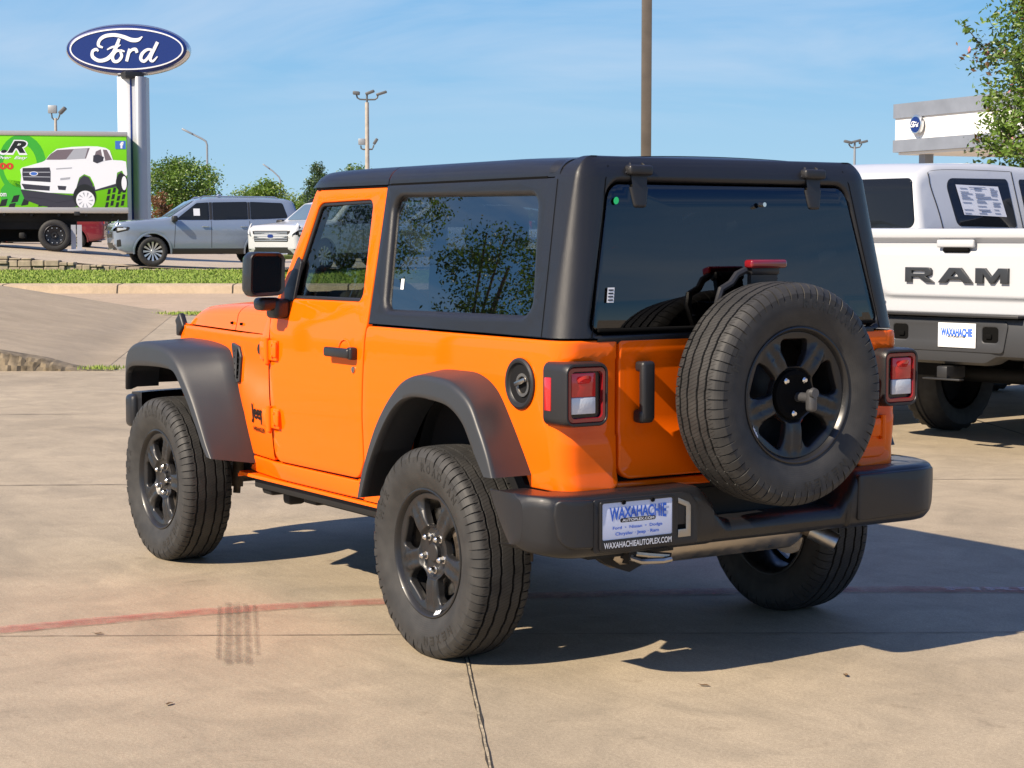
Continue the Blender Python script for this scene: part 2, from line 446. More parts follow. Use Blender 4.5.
# ================================================================== WHEEL (axle along +Y, outer side +Y)
def make_wheel(root, knob=False):
    w = empty('wheel', parent=root)
    # tyre
    half = [(.094,.233),(.097,.240),(.108,.262),(.116,.285),(.1195,.305),(.1195,.325),(.1165,.343),(.1165,.346),(.110,.360),(.104,.369),(.098,.3745),(.090,.378),(.083,.3795),
            (.0705,.3812),(.0700,.372),(.0610,.372),(.0605,.3818),(.046,.3825),(.0305,.3830),(.0300,.373),(.0210,.373),(.0205,.3836),(.010,.3838),(0.0,.3840)]
    prof = half + [(-y, r) for y, r in half[::-1][1:]]
    nb_ = 72; rows = []
    for blk in range(nb_):
        for q, fr in enumerate((0.0, .09, .12, .97)):
            a = 2*PI*(blk+fr)/nb_; row = []; low = q < 2
            zig = .0011*(1 if blk % 2 else -1)
            for j, (y, r) in enumerate(prof):
                ay = abs(y); yy, rr = y, r
                if ay > .080 and r > .366:               # shoulder lugs
                    if low: rr -= .0055; yy -= math.copysign(.0026, y)
                elif .340 < r <= .366 and ay > .105:
                    if low: yy -= math.copysign(.0032, y); rr -= .0015
                    elif blk % 2 == 0: yy += math.copysign(.0025, y); rr += .001
                if .0200 < ay < .072: yy += zig
                row.append((rr*math.cos(a), yy, rr*math.sin(a)))
            rows.append(row)
    m = MB(); m.grid(rows, cv=True)
    ty = m.build('tyre', 'rubber', w, sharp=24)
    # raised sidewall writing
    for s, a0, st in (('NEXEN', R(232), R(8.2)), ('ROADIAN', R(92), R(7.2)), ('HTX', R(20), R(8))):
        # reads clockwise seen from outside (+Y looks with x to the left)
        mm = MB()
        for i, ch in enumerate(s):
            vs, fs = text_fit(ch, .026*(.35 if ch == 'I' else 1), .030, bold=.02)
            a = a0 + i*st
            out = []
            for v in vs:
                r = .312+v.y; t = a + v.x/.312
                out.append((-r*math.cos(t)*-1, .1204, r*math.sin(t)))
            mm.add(out, fs)
        mm.build('sidewall_lettering', 'tyre_letter', w, sharp=None)
    # rim barrel
    m = MB()
    m.lathe([(.0935,.2345),(.0985,.2330),(.1000,.2285),(.0970,.2245),(.0900,.2215),(.078,.2140),(.060,.2085),(.02,.2015),(-.05,.2050),(-.085,.214),(-.098,.224),(-.1,.234)], 96)
    hol = []
    for kx in range(5):
        a = PI/2+kx*2*PI/5
        q = [(.096, -.028),(.096, .028),(.150,.057),(.189,.061),(.189,-.061),(.150,-.057)]
        hol.append(rounded([(math.cos(a)*r-math.sin(a)*t, math.sin(a)*r+math.cos(a)*t) for r, t in q], [.010,.010,.03,.016,.016,.03], 5))
    def face(u, v, d):
        r = math.hypot(u, v); a = math.atan2(v, u)
        # spoke centre lines lie between the windows
        da = (a-(PI/2+PI/5)) % (2*PI/5); da = min(da, 2*PI/5-da); tt = da*r
        y = .072
        if r < .052: y = .058
        elif r < .086: y = .060
        elif r < .098: y = .060+.016*(r-.086)/.012
        else: y = .076
        if r > .19: y += .006*(r-.19)/.025
        if r > .095: y += .008*max(0, 1-((tt-.022)/.016)**2)*min(1, (r-.095)/.03)*min(1, max(0, (.205-r)/.03))
        return (u, y-d, v)
    circ = [(.2155*math.cos(2*PI*i/80), .2155*math.sin(2*PI*i/80)) for i in range(80)]
    panel(m, circ, face, t=.028, b=.002, hb=.008, holes=hol, gu=[-.2+.0125*i for i in range(33)], gv=[-.2+.0125*i for i in range(33)], nb=3)
    m.build('rim', 'rim_black', w, sharp=50)
    m = MB()
    m.cyl((0,.02,0),(0,.071,0),.036,.034,28); m.cyl((0,.071,0),(0,.074,0),.034,.030,28)
    m.build('hub', 'rim_black' if not knob else 'gap_black', w)
    lugs = range(5)
    for kx in lugs:
        if knob and kx not in (0, 1, 3): continue
        a = PI/2 + PI/5 + kx*2*PI/5 if not knob else (R(50), R(130), 0, R(275), 0)[kx]
        x, z = .0635*math.cos(a), .0635*math.sin(a)
        m = MB()
        m.cyl((x,.058,z),(x,.064,z),.0145,.0145,16); m.cyl((x,.064,z),(x,.084,z),.0118,.0112,6); m.cyl((x,.084,z),(x,.090,z),.0110,.006,12)
        m.build('lug_nut', 'chrome', w, sharp=30)
    # white balance-weight sticker on the lip
    if True:
        m = MB(); a0 = R(-112) if not knob else R(-38)
        rows = []
        for i in range(9):
            a = a0+R(11)*i/8 ; wob = .002*math.sin(i*2.1)
            rows.append([(.2225*math.cos(a), .0955, .2225*math.sin(a)), ((.2085+wob)*math.cos(a), .0815, (.2085+wob)*math.sin(a))])
        m.grid(rows); m.build('balance_weight', 'sticker_white', w)
    # brake disc + drum hat + caliper behind
    if not knob:
        m = MB(); m.lathe([(.028,.07),(.028,.158),(.006,.158),(.006,.07)], 48); m.lathe([(.0,.07),(.05,.07),(.055,.06)], 32)
        m.build('brake_disc', 'steel', w)
        m = MB()
        for i in range(7):
            a = R(150+9*i); m.rbox((.150*math.cos(a), .017, .150*math.sin(a)), (.05,.075,.06), .008, rot=Matrix.Rotation(-a,3,'Y'))
        m.build('brake_caliper', 'cast_iron', w)
    return w

# ================================================================== THE ORANGE TWO-DOOR
jeep = tag(empty('off_road_suv'), 'orange two-door off-road suv with black hardtop and spare wheel on its tailgate', 'suv')

def yfront(x): return .775 - (.155*(x-1.5)/1.35 if x > 1.5 else 0)
def yside(x, z):
    y = yfront(x)
    if z > 1.13:
        t = z-1.13; y -= .235*(t-.02) if t > .04 else .235*t*t/.08
    if z < .85: y -= .035*((.85-z)/.4)**2
    y += .006*max(0, 1-((z-.95)/.22)**2)
    return y
def side(s): return lambda u, v, d: (u, s*(yside(u, v)-d), v)

# ---- tub: rear quarter wrapped round the corner, both sides (one mesh: body)
XR, RC = -.665, .075
def tub_pt(u, v, d):
    """u runs back along the side (u=-x), round the corner, then across the tail"""
    u1 = -(XR+RC); L = RC*PI/2
    h = .775
    if u <= u1: x, y, nx, ny = -u, h, 0., 1.
    elif u <= u1+L:
        a = (u-u1)/RC; x, y = XR+RC-RC*math.sin(a), h-RC+RC*math.cos(a); nx, ny = -math.sin(a), math.cos(a)
    else: x, y, nx, ny = XR, h-RC-(u-u1-L), -1., 0.
    dl = yside(0, v)-.775
    # lamp-height recess line across the tail
    k = 0
    if nx < -.5:
        if v > 1.102: k = .006
        elif v > 1.092: k = .006*(v-1.092)/.010
        elif v < .846: k = .006*min(1, (.846-v)/.010)
        if v < .72: k += .012*((.72-v)/.06)
    return (x+nx*(k*.9-d) - nx*0 + nx*dl*.4, y*(1+dl/.775) - ny*d, v)
body = MB()
uE = -(XR+RC)+RC*PI/2+(.775-RC-.548)
quarter = [(-.655,1.160),(uE,1.160),(uE,.672),(uE-.02,.655),(.470,.655),(.440,.720),(.346,.83),(.242,.925),(.095,.962),(-.05,.965),(-.205,.935),(-.325,.80),(-.425,.535),(-.445,.462),(-.74,.462),(-.748,.545),(-.705,.62),(-.694,.79),(-.667,1.10)]
qout = rounded(quarter, [.018,.012,.02,.02,0,.0,.06,.1,.1,.1,.1,.12,.05,.01,.004,.02,.06,.1,.2], 4)
gu = [-.7+.06*i for i in range(21)] + [.59+.0147*i for i in range(9)] + [.74,.78,.82]
gv = [.50,.55,.60,.65,.70,.72,.75,.80,.836,.846,.90,.95,1.0,1.05,1.092,1.102,1.13,1.145]
for s in (1, -1):
    panel(body, qout, (lambda s: lambda u, v, d: (lambda p: (p[0], s*p[1], p[2]))(tub_pt(u, v, d)))(s), t=.03, b=.007, gu=gu, gv=gv, nb=3)
    # front fender side, from door edge to grille
    fen = rounded([(1.512,.548),(1.80,.548),(1.87,.72),(1.96,.88),(2.06,.93),(2.5,.96),(2.78,.90),(2.80,1.080),(1.96,1.080),(1.60,1.085),(1.512,1.20)], [.02,.02,.05,.05,.05,.05,.03,.02,.01,.01,.004], 4)
    panel(body, fen, side(s), t=.03, b=.005, gu=frange(1.5,2.85,.08), gv=frange(.55,1.1,.06))
    # rocker with step lip
    rk = rounded([(.420,.462),(1.84,.462),(1.78,.541),(.752,.541),(.747,.466),(.42,.466)], .004, 2)
    panel(body, rounded([(.750,.468),(1.86,.468),(1.80,.541),(.754,.541)], .006, 3), lambda u, v, d, s=s: (u, s*(yside(u, v)+.002-d), v), t=.03, b=.006, gu=frange(.8,1.8,.1))
    panel(body, rounded([(.415,.446),(1.90,.446),(1.88,.464),(.415,.460)], .003, 2), lambda u, v, d, s=s: (u, s*(.752-d), v), t=.06, b=.004)
# tail sill below the tailgate and behind the bumper
panel(body, rounded([(-.543,.648),(.543,.648),(.543,.676),(-.543,.676)], .004, 2), lambda u, v, d: (XR+.004+d, u, v), t=.03, b=.004)
# right-hand tail post strip is part of the quarter; cowl in front of the windscreen
def hood_z(x):
    return [1.232, 1.228, 1.222, 1.212, 1.196, 1.172, 1.130, 1.075][0] if x < 1.6 else \
        (lambda t: 1.232 - .012*t - .035*t*t - .085*max(0, t-.72)/.28*max(0, t-.72)/.28*1.2 - .02*t**8)((x-1.6)/1.25)
def hood_rows(xs, inset=0.0):
    rows = []
    for x in xs:
        h = yfront(x)-.004-inset; zt = hood_z(x); row = []
        r = .085
        n = 8
        pts = [(h, 1.088)]
        for i in range(n+1):
            a = PI/2*i/n
            pts.append((h-.012-r*1.1+r*1.1*math.cos(a), zt-.022-r*.75+r*.75*math.sin(a)))
        for i in range(1, 8):
            y = (h-.012-r*1.1)*(1-i/8); pts.append((y, zt-.022+.022*(1-(y/(h-.1))**2)))
        pts.append((0, zt))
        row = [(x, y, z) for y, z in pts] + [(x, -y, z) for y, z in pts[:-1][::-1]]
        rows.append(row)
    return rows
body.grid(hood_rows([1.50,1.56,1.65,1.75,1.85,1.95,1.975]))
body_o = body.build('body', 'orange_paint', jeep, sharp=40)
m = MB(); m.grid(hood_rows([1.983,2.05,2.15,2.25,2.35,2.45,2.55,2.62,2.68,2.74,2.79,2.82,2.84]))
# front lip of the hood
rows = hood_rows([2.84]); tip = [(2.855, y*.98, z-.03 if z > 1.0 else z) for x, y, z in rows[0]]
m.grid([rows[0], tip])
hood = m.build('hood', 'orange_paint', jeep, sharp=40)
for s in (1, -1):
    m = MB(); m.rbox((2.775, s*.632, 1.085), (.07,.034,.085), .012, 3, rot=Matrix.Rotation(R(35),3,'Y')); m.rbox((2.79, s*.635, 1.055), (.035,.03,.06), .008)
    m.build('latch', 'black_plastic', hood)
for x in (1.90, 2.03):
    m = MB(); m.cyl((x, yfront(x)-.010, 1.118),(x, yfront(x)+.001, 1.118),.007,.006,12); m.build('rubber_stop', 'gap_black', hood)
# grille
m = MB()
gh = []
for i in range(7): gh.append(rounded([(-.30+.1*i-.032,.78),(-.30+.1*i+.032,.78),(-.30+.1*i+.032,1.0),(-.30+.1*i-.032,1.0)], .025, 4))
for s in (-1, 1): gh.append([(s*.45+.085*math.cos(2*PI*i/24), .90+.085*math.sin(2*PI*i/24)) for i in range(24)])
panel(m, rounded([(-.62,.66),(.62,.66),(.62,1.05),(-.62,1.05)], .06), lambda u, v, d: (2.865-.06*(u/.62)**2-d, u, v), t=.05, b=.01, holes=gh, hb=.006, gu=frange(-.6,.6,.1))
grille = m.build('grille', 'orange_paint', jeep)
for s in (-1, 1):
    m = MB(); m.lathe([(-.02,0.0),(.0,.03),(-.004,.078),(-.02,.083)], 24, 'x', (2.83, s*.45, .90)); m.build('headlight', 'clear_lens', jeep)
m = MB(); m.box((2.77,0,.86),(.02,1.1,.36)); m.build('radiator', 'matte_black', jeep)

# ---- doors
def make_door(s):
    dp = [(1.505,.548),(.758,.552),(.710,.62),(.700,.79),(.674,1.10),(.661,1.16),(.712,1.700),(1.285,1.700),(1.455,1.30),(1.505,1.19)]
    do = rounded(dp, [.055,.085,.05,.1,.2,.1,.012,.035,.10,.05], 6)
    win = rounded([(1.294,1.246),(.734,1.250),(.805,1.648),(1.292,1.642)], [.03,.04,.045,.03], 6)
    win = rounded([(1.375,1.246),(.736,1.250),(.808,1.651),(1.268,1.644)], [.03,.035,.045,.05], 6)
    m = MB(); panel(m, do, side(s), t=.035, b=.005, hb=.008, holes=[win], gu=frange(.65,1.5,.07), gv=frange(.55,1.72,.05))
    d = m.build('door', 'orange_paint', jeep, sharp=40)
    # dark window surround, glass
    m = MB(); panel(m, offset(win, .0), lambda u, v, dd: (u, s*(yside(u, v)-.008-dd), v), t=.02, b=.004, hb=.006, holes=[offset(win, .014)], gu=[.9,1.0,1.1,1.2,1.3], gv=[1.3,1.4,1.5,1.6])
    wf = m.build('window_frame', 'black_plastic', d)
    m = MB(); gl = offset(win, .012)
    panel(m, gl, lambda u, v, dd: (u, s*(yside(u, v)-.018-dd), v), t=0, b=0, gu=[.8,.9,1.0,1.1,1.2,1.3], gv=[1.3,1.4,1.5,1.6])
    m.build('window', 'door_glass', d)
    # handle: scooped cup + paddle bar
    hx, hz = .825, 1.045
    m = MB()
    cup = []
    for i in range(7):
        t = i/6; rr = 1-.85*t; dep = .001 if i == 0 else .0015
        cup.append([(hx+.050*rr*math.cos(a), s*(yside(hx, hz)+.0022-(.0 if i < 1 else 0)), hz+.052*rr*math.sin(a)) for a in [2*PI*j/28 for j in range(28)]])
    m.tube([(hx+.052*math.cos(a), s*(yside(hx, hz)+.000), hz+.005+.050*math.sin(a)) for a in [PI*j/14 for j in range(15)]], .0045, 6)
    m.build('handle_cup', 'orange_paint', d)
    m = MB(); m.rbox((hx+.010, s*(yside(hx, hz)+.030), hz+.004), (.205,.022,.040), .011, 3); m.rbox((hx-.085, s*(yside(hx,hz)+.015), hz+.004), (.035,.035,.050), .009, 3); m.rbox((hx+.095, s*(yside(hx,hz)+.013), hz+.002),(.028,.03,.034),.008,3)
    m.build('handle', 'black_plastic', d)
    m = MB(); m.cyl((.752, s*(yside(.75,.97)-.002), .985),(.752, s*(yside(.75,.97)+.005), .985),.013,.012,18); m.box((.752, s*(yside(.75,.97)+.0055), .980),(.004,.002,.016))
    m.build('lock', 'steel', d)
    for hz_ in (1.025, .735):
        m = MB(); y0 = yside(1.48, hz_)
        m.rbox((1.455, s*(y0+.004), hz_), (.085,.018,.088), .007, 2); m.rbox((1.435, s*(y0+.013), hz_+.004), (.05,.012,.066), .006, 2)
        m.rbox((1.545, s*(yside(1.545,hz_)+.004), hz_-.004), (.085,.018,.078), .007, 2)
        m.cyl((1.500, s*(y0+.013), hz_-.058),(1.500, s*(y0+.013), hz_+.050),.0135,.0135,16); m.cyl((1.500, s*(y0+.013), hz_-.066),(1.500, s*(y0+.013), hz_-.058),.009,.009,12)
        for q in (-1, 1): m.cyl((1.445, s*(y0+.012), hz_+q*.024),(1.445, s*(y0+.022), hz_+q*.024),.008,.006,12)
        m.build('hinge', 'orange_paint', d)
    # mirror
    m = MB()
    yc = .873
    mo = rounded([(-.082,-.092),(.080,-.086),(.082,.088),(-.075,.090)], .03, 5)
    mi = offset(mo, .014)
    rows = []
    for dx, sc_ in ((.0,1),(.020,1.035),(.055,1.03),(.085,.93),(.102,.70),(.108,.35)):
        rows.append([(1.325+dx, s*(yc-u*sc_), 1.350+v*sc_) for u, v in mo])
    m.grid(rows, cu=True); m.f.append(tuple(range(5*len(mo), 6*len(mo)))); m.mi.append(0)
    m.grid([[(1.325, s*(yc-u), 1.350+v) for u, v in mo], [(1.319, s*(yc-u*.97), 1.350+v*.97) for u, v in mo], [(1.325, s*(yc-u), 1.350+v) for u, v in mi], [(1.334, s*(yc-u), 1.350+v) for u, v in mi]], cu=True)
    m.build('mirror_housing', 'grain_plastic', d)
    m = MB(); m.add([(1.333, s*(yc-u), 1.350+v) for u, v in mi], [tuple(range(len(mi)))]); m.build('mirror_glass', 'mirror_glass', d)
    m = MB(); m.rbox((1.385, s*.845, 1.225), (.085,.10,.055), .02, 3); m.rbox((1.385, s*.795, 1.205), (.10,.075,.085), .02, 3)
    m.build('mirror_arm', 'grain_plastic', d)
    # black sail patch at the foot of the A pillar
    m = MB(); panel(m, rounded([(1.395,1.232),(1.318,1.236),(1.318,1.40),(1.355,1.43),(1.425,1.28)], .015, 3), lambda u, v, dd: (u, s*(yside(u, v)+.004-dd), v), t=.012, b=.003, gv=[1.3,1.4,1.5])
    m.build('sail_patch', 'black_plastic', d)
    # dark seals behind the shut lines
    m = MB(); panel(m, offset(do, -.03), lambda u, v, dd: (u, s*(yside(u, v)-.026-dd), v), t=.004, b=0, holes=[offset(win, .004)], gu=frange(.65,1.5,.12), gv=frange(.55,1.72,.08))
    m.build('door_seal', 'gap_black', d)
    return d
for s in (1, -1): make_door(s)
# antenna grommet and fender badge on the left, round cap both sides
m = MB(); m.cyl((1.612, yside(1.61,1.02)-.002, 1.022),(1.612, yside(1.61,1.02)+.006, 1.022),.026,.024,24); m.cyl((1.612, yside(1.61,1.02)+.006,1.022),(1.612, yside(1.61,1.02)+.010,1.022),.018,.016,24)
m.build('marker_cap', 'gloss_black', jeep)
def side_text(s_, x, z, w, h, mname, name, parent, bold=0.0, shear=0.0, lift=.004):
    vs, fs = text_fit(s_, w, h, bold=bold, shear=shear, ext=.002/h*.5)
    mm = MB()
    mm.add([(x-v.x, yside(x-v.x, z+v.y)+lift, z+v.y) for v in vs], fs)
    return mm.build(name, mname, parent, sharp=None)
side_text('Jeep', 1.682, .735, .160, .085, 'badge_black', 'emblem', jeep, bold=.025)
side_text('WRANGLER', 1.675, .668, .150, .020, 'badge_black', 'model_badge', jeep, bold=.03)

# ---- flares
def flare(name, st, s, n=70):
    """stations: (A(x,z,y), S(x,z,y), C(x,z,y))"""
    A = smooth_path([(a[0], a[2], a[1]) for a, _, _ in st], n); S = smooth_path([(b[0], b[2], b[1]) for _, b, _ in st], n); C = smooth_path([(c[0], c[2], c[1]) for _, _, c in st], n)
    rows = []
    for a, b, c in zip(A, S, C):
        ab = b-a; bc = c-b
        row = [a+Vector((0,-.03,0)), a, a+ab*.25, a+ab*.5, a+ab*.87]
        # fillet from .72 of ab to .45 of bc
        p0, p1, p2 = a+ab*.87, b, b+bc*.26
        for i in range(1, 9):
            t = i/8; row.append(p0*(1-t)**2+p1*2*t*(1-t)+p2*t*t)
        row += [b+bc*.75, c+Vector((0,-.0,0))+bc*-.08, c+Vector((0,-.006,0)), c+Vector((0,-.03,0)), c+Vector((0,-.035,0))-bc*.15, c*1.0+Vector((0,-.17,0))-bc*.15]
        rows.append([(p.x, s*p.y, p.z) for p in row])
    m = MB(); m.grid(rows)
    for r_ in (rows[0], rows[-1]): m.add(r_[:14]+[r_[15],r_[16]], [tuple(range(16))])
    return m.build(name, 'flare_plastic', jeep, sharp=50)
ff = [((1.775,.510,.735),(1.79,.538,.925),(1.825,.545,.935)),
      ((1.812,.60,.737),(1.84,.60,.928),(1.872,.598,.938)),
      ((1.850,.684,.737),(1.895,.676,.93),(1.925,.665,.938)),
      ((1.905,.80,.735),(1.985,.785,.93),(2.015,.765,.938)),
      ((1.955,.91,.730),(2.075,.870,.93),(2.095,.838,.938)),
      ((1.995,.965,.725),(2.165,.945,.93),(2.170,.895,.938)),
      ((2.06,1.005,.715),(2.27,.990,.93),(2.285,.908,.938)),
      ((2.25,1.022,.690),(2.40,1.010,.93),(2.420,.908,.938)),
      ((2.50,1.024,.660),(2.56,1.016,.93),(2.560,.903,.938)),
      ((2.68,1.018,.640),(2.685,.996,.93),(2.680,.893,.936)),
      ((2.80,.985,.620),(2.758,.950,.925),(2.742,.862,.932)),
      ((2.84,.88,.610),(2.792,.850,.918),(2.776,.775,.925))]
rf = [((.50,.520,.768),(.470,.522,.925),(.418,.530,.935)),
      ((.455,.64,.770),(.415,.645,.93),(.355,.655,.938)),
      ((.37,.83,.772),(.310,.820,.93),(.262,.790,.938)),
      ((.26,.97,.775),(.175,.950,.93),(.165,.885,.938)),
      ((.10,1.022,.775),(.06,1.005,.93),(.06,.930,.938)),
      ((-.05,1.030,.775),(-.08,1.015,.93),(-.075,.935,.938)),
      ((-.18,1.024,.775),(-.215,1.000,.93),(-.205,.920,.938)),
      ((-.29,.975,.775),(-.335,.945,.93),(-.300,.870,.938)),
      ((-.38,.87,.773),(-.405,.855,.93),(-.365,.790,.938)),
      ((-.44,.78,.772),(-.455,.775,.93),(-.410,.735,.938)),
      ((-.485,.700,.770),(-.490,.700,.93),(-.442,.700,.938))]
for s in (1, -1):
    flare('front_fender_flare', ff, s); flare('rear_fender_flare', rf, s)
    # wheel-well liners
    for cx, z0 in ((0, .5), (2.459, .5)):
        m = MB(); rows = []
        path = smooth_path(([(.385,.44),(.355,.535),(.252,.785),(.165,.895),(0,.935),(-.18,.893),(-.32,.80),(-.44,.66)] if cx == 0 else [(-.66,.50),(-.57,.73),(-.43,.885),(-.15,.945),(.12,.950),(.26,.90),(.36,.80)]), 30)
        for p in path: rows.append([(cx+p.x, s*y, p.y) for y in ((.765,.62,.46) if cx == 0 else (.735 if p.x < -.4 else .80,.60,.46))])
        m.grid(rows); m.add([(cx+p.x, s*.46, p.y) for p in path], [tuple(range(30))])
        m.build('wheel_well', 'under_black', jeep)
    # fender vent
    m = MB(); vo = rounded([(1.985,1.035),(1.880,1.020),(1.850,.975),(1.880,.862),(1.925,.855)], .012, 3)
    panel(m, vo, lambda u, v, d: (u, s*(yside(u, v)+.012-d), v), t=.014, b=.004, holes=[offset(vo, .013)], hb=.003)
    m.build('fender_vent', 'flare_plastic', jeep)
    m = MB(); panel(m, offset(vo, .010), lambda u, v, d: (u, s*(yside(u, v)+.003-d), v), t=.002, b=0); 
    for i in range(5): m.box((1.910, s*(yside(1.91,.95)+.006), .885+.028*i), (.06,.006,.007))
    m.build('vent_mesh', 'matte_black', jeep)
    # side rail under the rocker
    m = MB(); m.rbox((1.10, s*.705, .428), (1.36,.04,.050), .006); m.rbox((1.70, s*.66, .425), (.10,.10,.10), .02); m.rbox((1.60, s*.62, .395), (.07,.09,.11), .02); m.rbox((1.30, s*.66, .405), (.12,.08,.05), .01); m.rbox((.62, s*.66, .415), (.12,.08,.06), .01)
    m.build('side_rail', 'under_black', jeep)
    for i in range(5):
        pass

# ---- hardtop
def top_pt(u, v, d):
    """shell wrapped round the tail; u measured from the rear centre line along the base, v is height"""
    RB, XB, H = .105, -.672, .772
    us = H-RB
    su = 1 if u >= 0 else -1; a_ = abs(u)
    if a_ <= us: x, y, nx, ny = XB, a_, -1., 0.
    elif a_ <= us+RB*PI/2:
        a = (a_-us)/RB; x, y = XB+RB-RB*math.cos(a), H-RB+RB*math.sin(a); nx, ny = -math.cos(a), math.sin(a)
    else: x, y, nx, ny = XB+RB+(a_-us-RB*PI/2), H, 0., 1.
    t = v-1.165
    ly = .216*t; lx = .125*t
    if v > 1.70:
        q = (v-1.70)/.082; cv = 1-math.sqrt(max(0, 1-min(1, q)**2)); ly += .075*cv; lx += .05*cv
    if v > 1.725 : pass
    y2 = y*(H-ly)/H; x2 = x + lx*(-nx if nx < 0 else 0)
    return (x2 - nx*d, su*(y2 - ny*d), v)
def u_of_x(x): return (.772-.105)+.105*PI/2+(x-(-.672+.105))
uq = u_of_x
hard = MB()
uF0, uF1 = uq(.648), uq(.698)
lo = [(-uF0,1.166),(uF0,1.166),(uF1,1.705),(uq(-.45),1.705),(uq(-.46),1.716),(uq(-.52),1.778),(-uq(-.52),1.778),(-uq(-.46),1.716),(-uq(-.45),1.705),(-uF1,1.705)]
lo = rounded(lo, [.006,.006,.006,.004,.02,.02,.02,.02,.004,.006], 3)
def qg(s):
    q = rounded([(uq(.548),1.228),(uq(-.455),1.237),(uq(-.362),1.646),(uq(.630),1.657)], .050, 6)
    return q if s > 0 else [(-u, v) for u, v in q][::-1]
rear_hole = rounded([(-.655,1.188),(.660,1.188),(.632,1.688),(-.628,1.688)], [.03,.03,.06,.06], 6)
gu = [-1.95+.1*i for i in range(40)]
gu = [g for g in gu if abs(g) < .65 or abs(g) > .86] + [sg*(.667+.0165*i) for i in range(11) for sg in (1,-1)]
gv = [1.2+.05*i for i in range(10)] + [1.70,1.712,1.724,1.736,1.748,1.757,1.765,1.771,1.776]
panel(hard, lo, top_pt, t=.03, b=.005, hb=.022, holes=[qg(1), qg(-1), rear_hole], gu=gu, gv=gv, nb=4)
# roof skin: quarter-ellipse sides, gentle crown
def roof_rows(xs):
    rows = []
    for x in xs:
        w = .655 - (.0 if x < 1.2 else .02*((x-1.2)/.15)**2)
        if x < -.43: w = .653
        zt = 1.798 - .010*max(0, (x-.9)/.5)**2 - .012*max(0, (-x-.2)/.4)
        zb = 1.708
        if x > 1.30: zt -= .05*((x-1.30)/.09)**2
        row = []
        ed = []
        for i in range(9):
            a = PI/2*i/8; ed.append((w-.085*(1-math.cos(a)), zb+(zt-.018-zb)*math.sin(a)))
        for i in range(1, 9):
            y = (w-.085)*(1-i/8); ed.append((y, zt-.018*(y/(w-.085))**2))
        row = [(x, y, z) for y, z in ed]+[(x, -y, z) for y, z in ed[:-1][::-1]]
        rows.append(row)
    return rows
hard.grid(roof_rows([-.480,-.445,-.30,-.15,0,.15,.30,.45,.60,.684]))
# tail cap of the roof: rounded down to the shell
rows = []
for x, dz, w in ((-.420,0,.655),(-.46,-.001,.649),(-.50,-.003,.637),(-.525,-.006,.627),(-.546,-.011,.621)):
    ed = []
    zt = 1.798-.012*max(0, (-x-.2)/.4)+dz
    for i in range(9):
        a = PI/2*i/8; ed.append((w-.085*(1-math.cos(a)), 1.722+(zt-.018-1.722)*math.sin(a)))
    for i in range(1, 9):
        y = (w-.085)*(1-i/8); ed.append((y, zt-.018*(y/(w-.085))**2))
    rows.append([(x, y, z) for y, z in ed]+[(x, -y, z) for y, z in ed[:-1][::-1]])
hard.grid(rows)
hard_o = hard.build('hardtop', 'grain_plastic', jeep, sharp=40)
m = MB(); m.grid(roof_rows([.690,.80,.95,1.10,1.20,1.26,1.30,1.33,1.355,1.375,1.388,1.392]))
m.build('roof_panel', 'grain_plastic', jeep)
# drip rail gap under roof sides + inner lining
for s in (1, -1):
    m = MB(); m.box((.13, s*.649, 1.706), (1.08,.012,.010)); m.box((1.0, s*.644, 1.704), (.62,.012,.010)); m.build('roof_seam', 'gap_black', hard_o)
m = MB(); m.grid([[(x, y, 1.70+.06*(1-(y/.62)**2)) for y in (-.60,-.4,-.2,0,.2,.4,.60)] for x in (-.55,0,.5,1.0,1.3)])
m.build('headliner', 'matte_black', hard_o)
# moulded seams of the corner pillars
for s in (1, -1):
    for (ua, ub) in ((uq(-.545), uq(-.475)), (.655, .648)):
        m = MB(); m.grid([[top_pt(s*(ua+(ub-ua)*t/12 + du), 1.17+(.53 if ua > .7 else .575)*t/12, -.0012) for du in (-.002, .002)] for t in range(13)])
        m.build('pillar_seam', 'gap_black', hard_o)
# glass in the hardtop
for s in (1, -1):
    q = offset(qg(s), -.010)
    m = MB(); panel(m, q, lambda u, v, d: top_pt(u, v, .022+d), t=0, b=0, gu=[s*g for g in (.85,1.0,1.2,1.4,1.6,1.8)], gv=[1.3,1.4,1.5,1.6])
    m.build('side_window', 'side_tint_glass', hard_o)
m = MB(); m.rbox((.46, .7455, 1.330),(.004,.003,.001),.0004)
rg = offset(rear_hole, .006)
m = MB(); panel(m, rg, lambda u, v, d: top_pt(u, v, d+.006), t=.008, b=.003, gu=[-.5,-.3,-.1,.1,.3,.5], gv=[1.3,1.4,1.5,1.6])
rear_glass = m.build('rear_window', 'tint_glass', hard_o)
m = MB(); m.rbox((-.672, 0, 1.193), (.014,1.26,.012), .004); m.build('lower_trim', 'gap_black', hard_o)
for y in (.412, -.378):
    m = MB()
    hp = rounded([(y-.046,1.738),(y+.046,1.738),(y+.040,1.672),(y+.026,1.602),(y-.026,1.602),(y-.040,1.672)], [.008,.008,.02,.014,.014,.02], 4)
    panel(m, hp, lambda u, v, d: (-.668+.125*(v-1.2)*.97+d, u, v), t=.045, b=.010, gv=[1.64,1.67,1.70,1.72])
    m.rbox((-.605, y, 1.730), (.04,.10,.035), .010, 3)
    m.build('window_hinge', 'black_plastic', hard_o)
m = MB(); P_ = lambda y, z: top_pt(y, z, -.002)
def disc_on(fn, c0, c1, r, n=20): return [fn(c0+r*math.cos(2*PI*i/n), c1+r*math.sin(2*PI*i/n)) for i in range(n)]
m.add(disc_on(P_, .592, 1.626, .0125), [tuple(range(20))]); m.build('round_sticker', 'sticker_green', hard_o)
m = MB(); m.add([P_(.605,1.285),P_(.575,1.285),P_(.575,1.335),P_(.605,1.335)], [(0,1,2,3)]); 
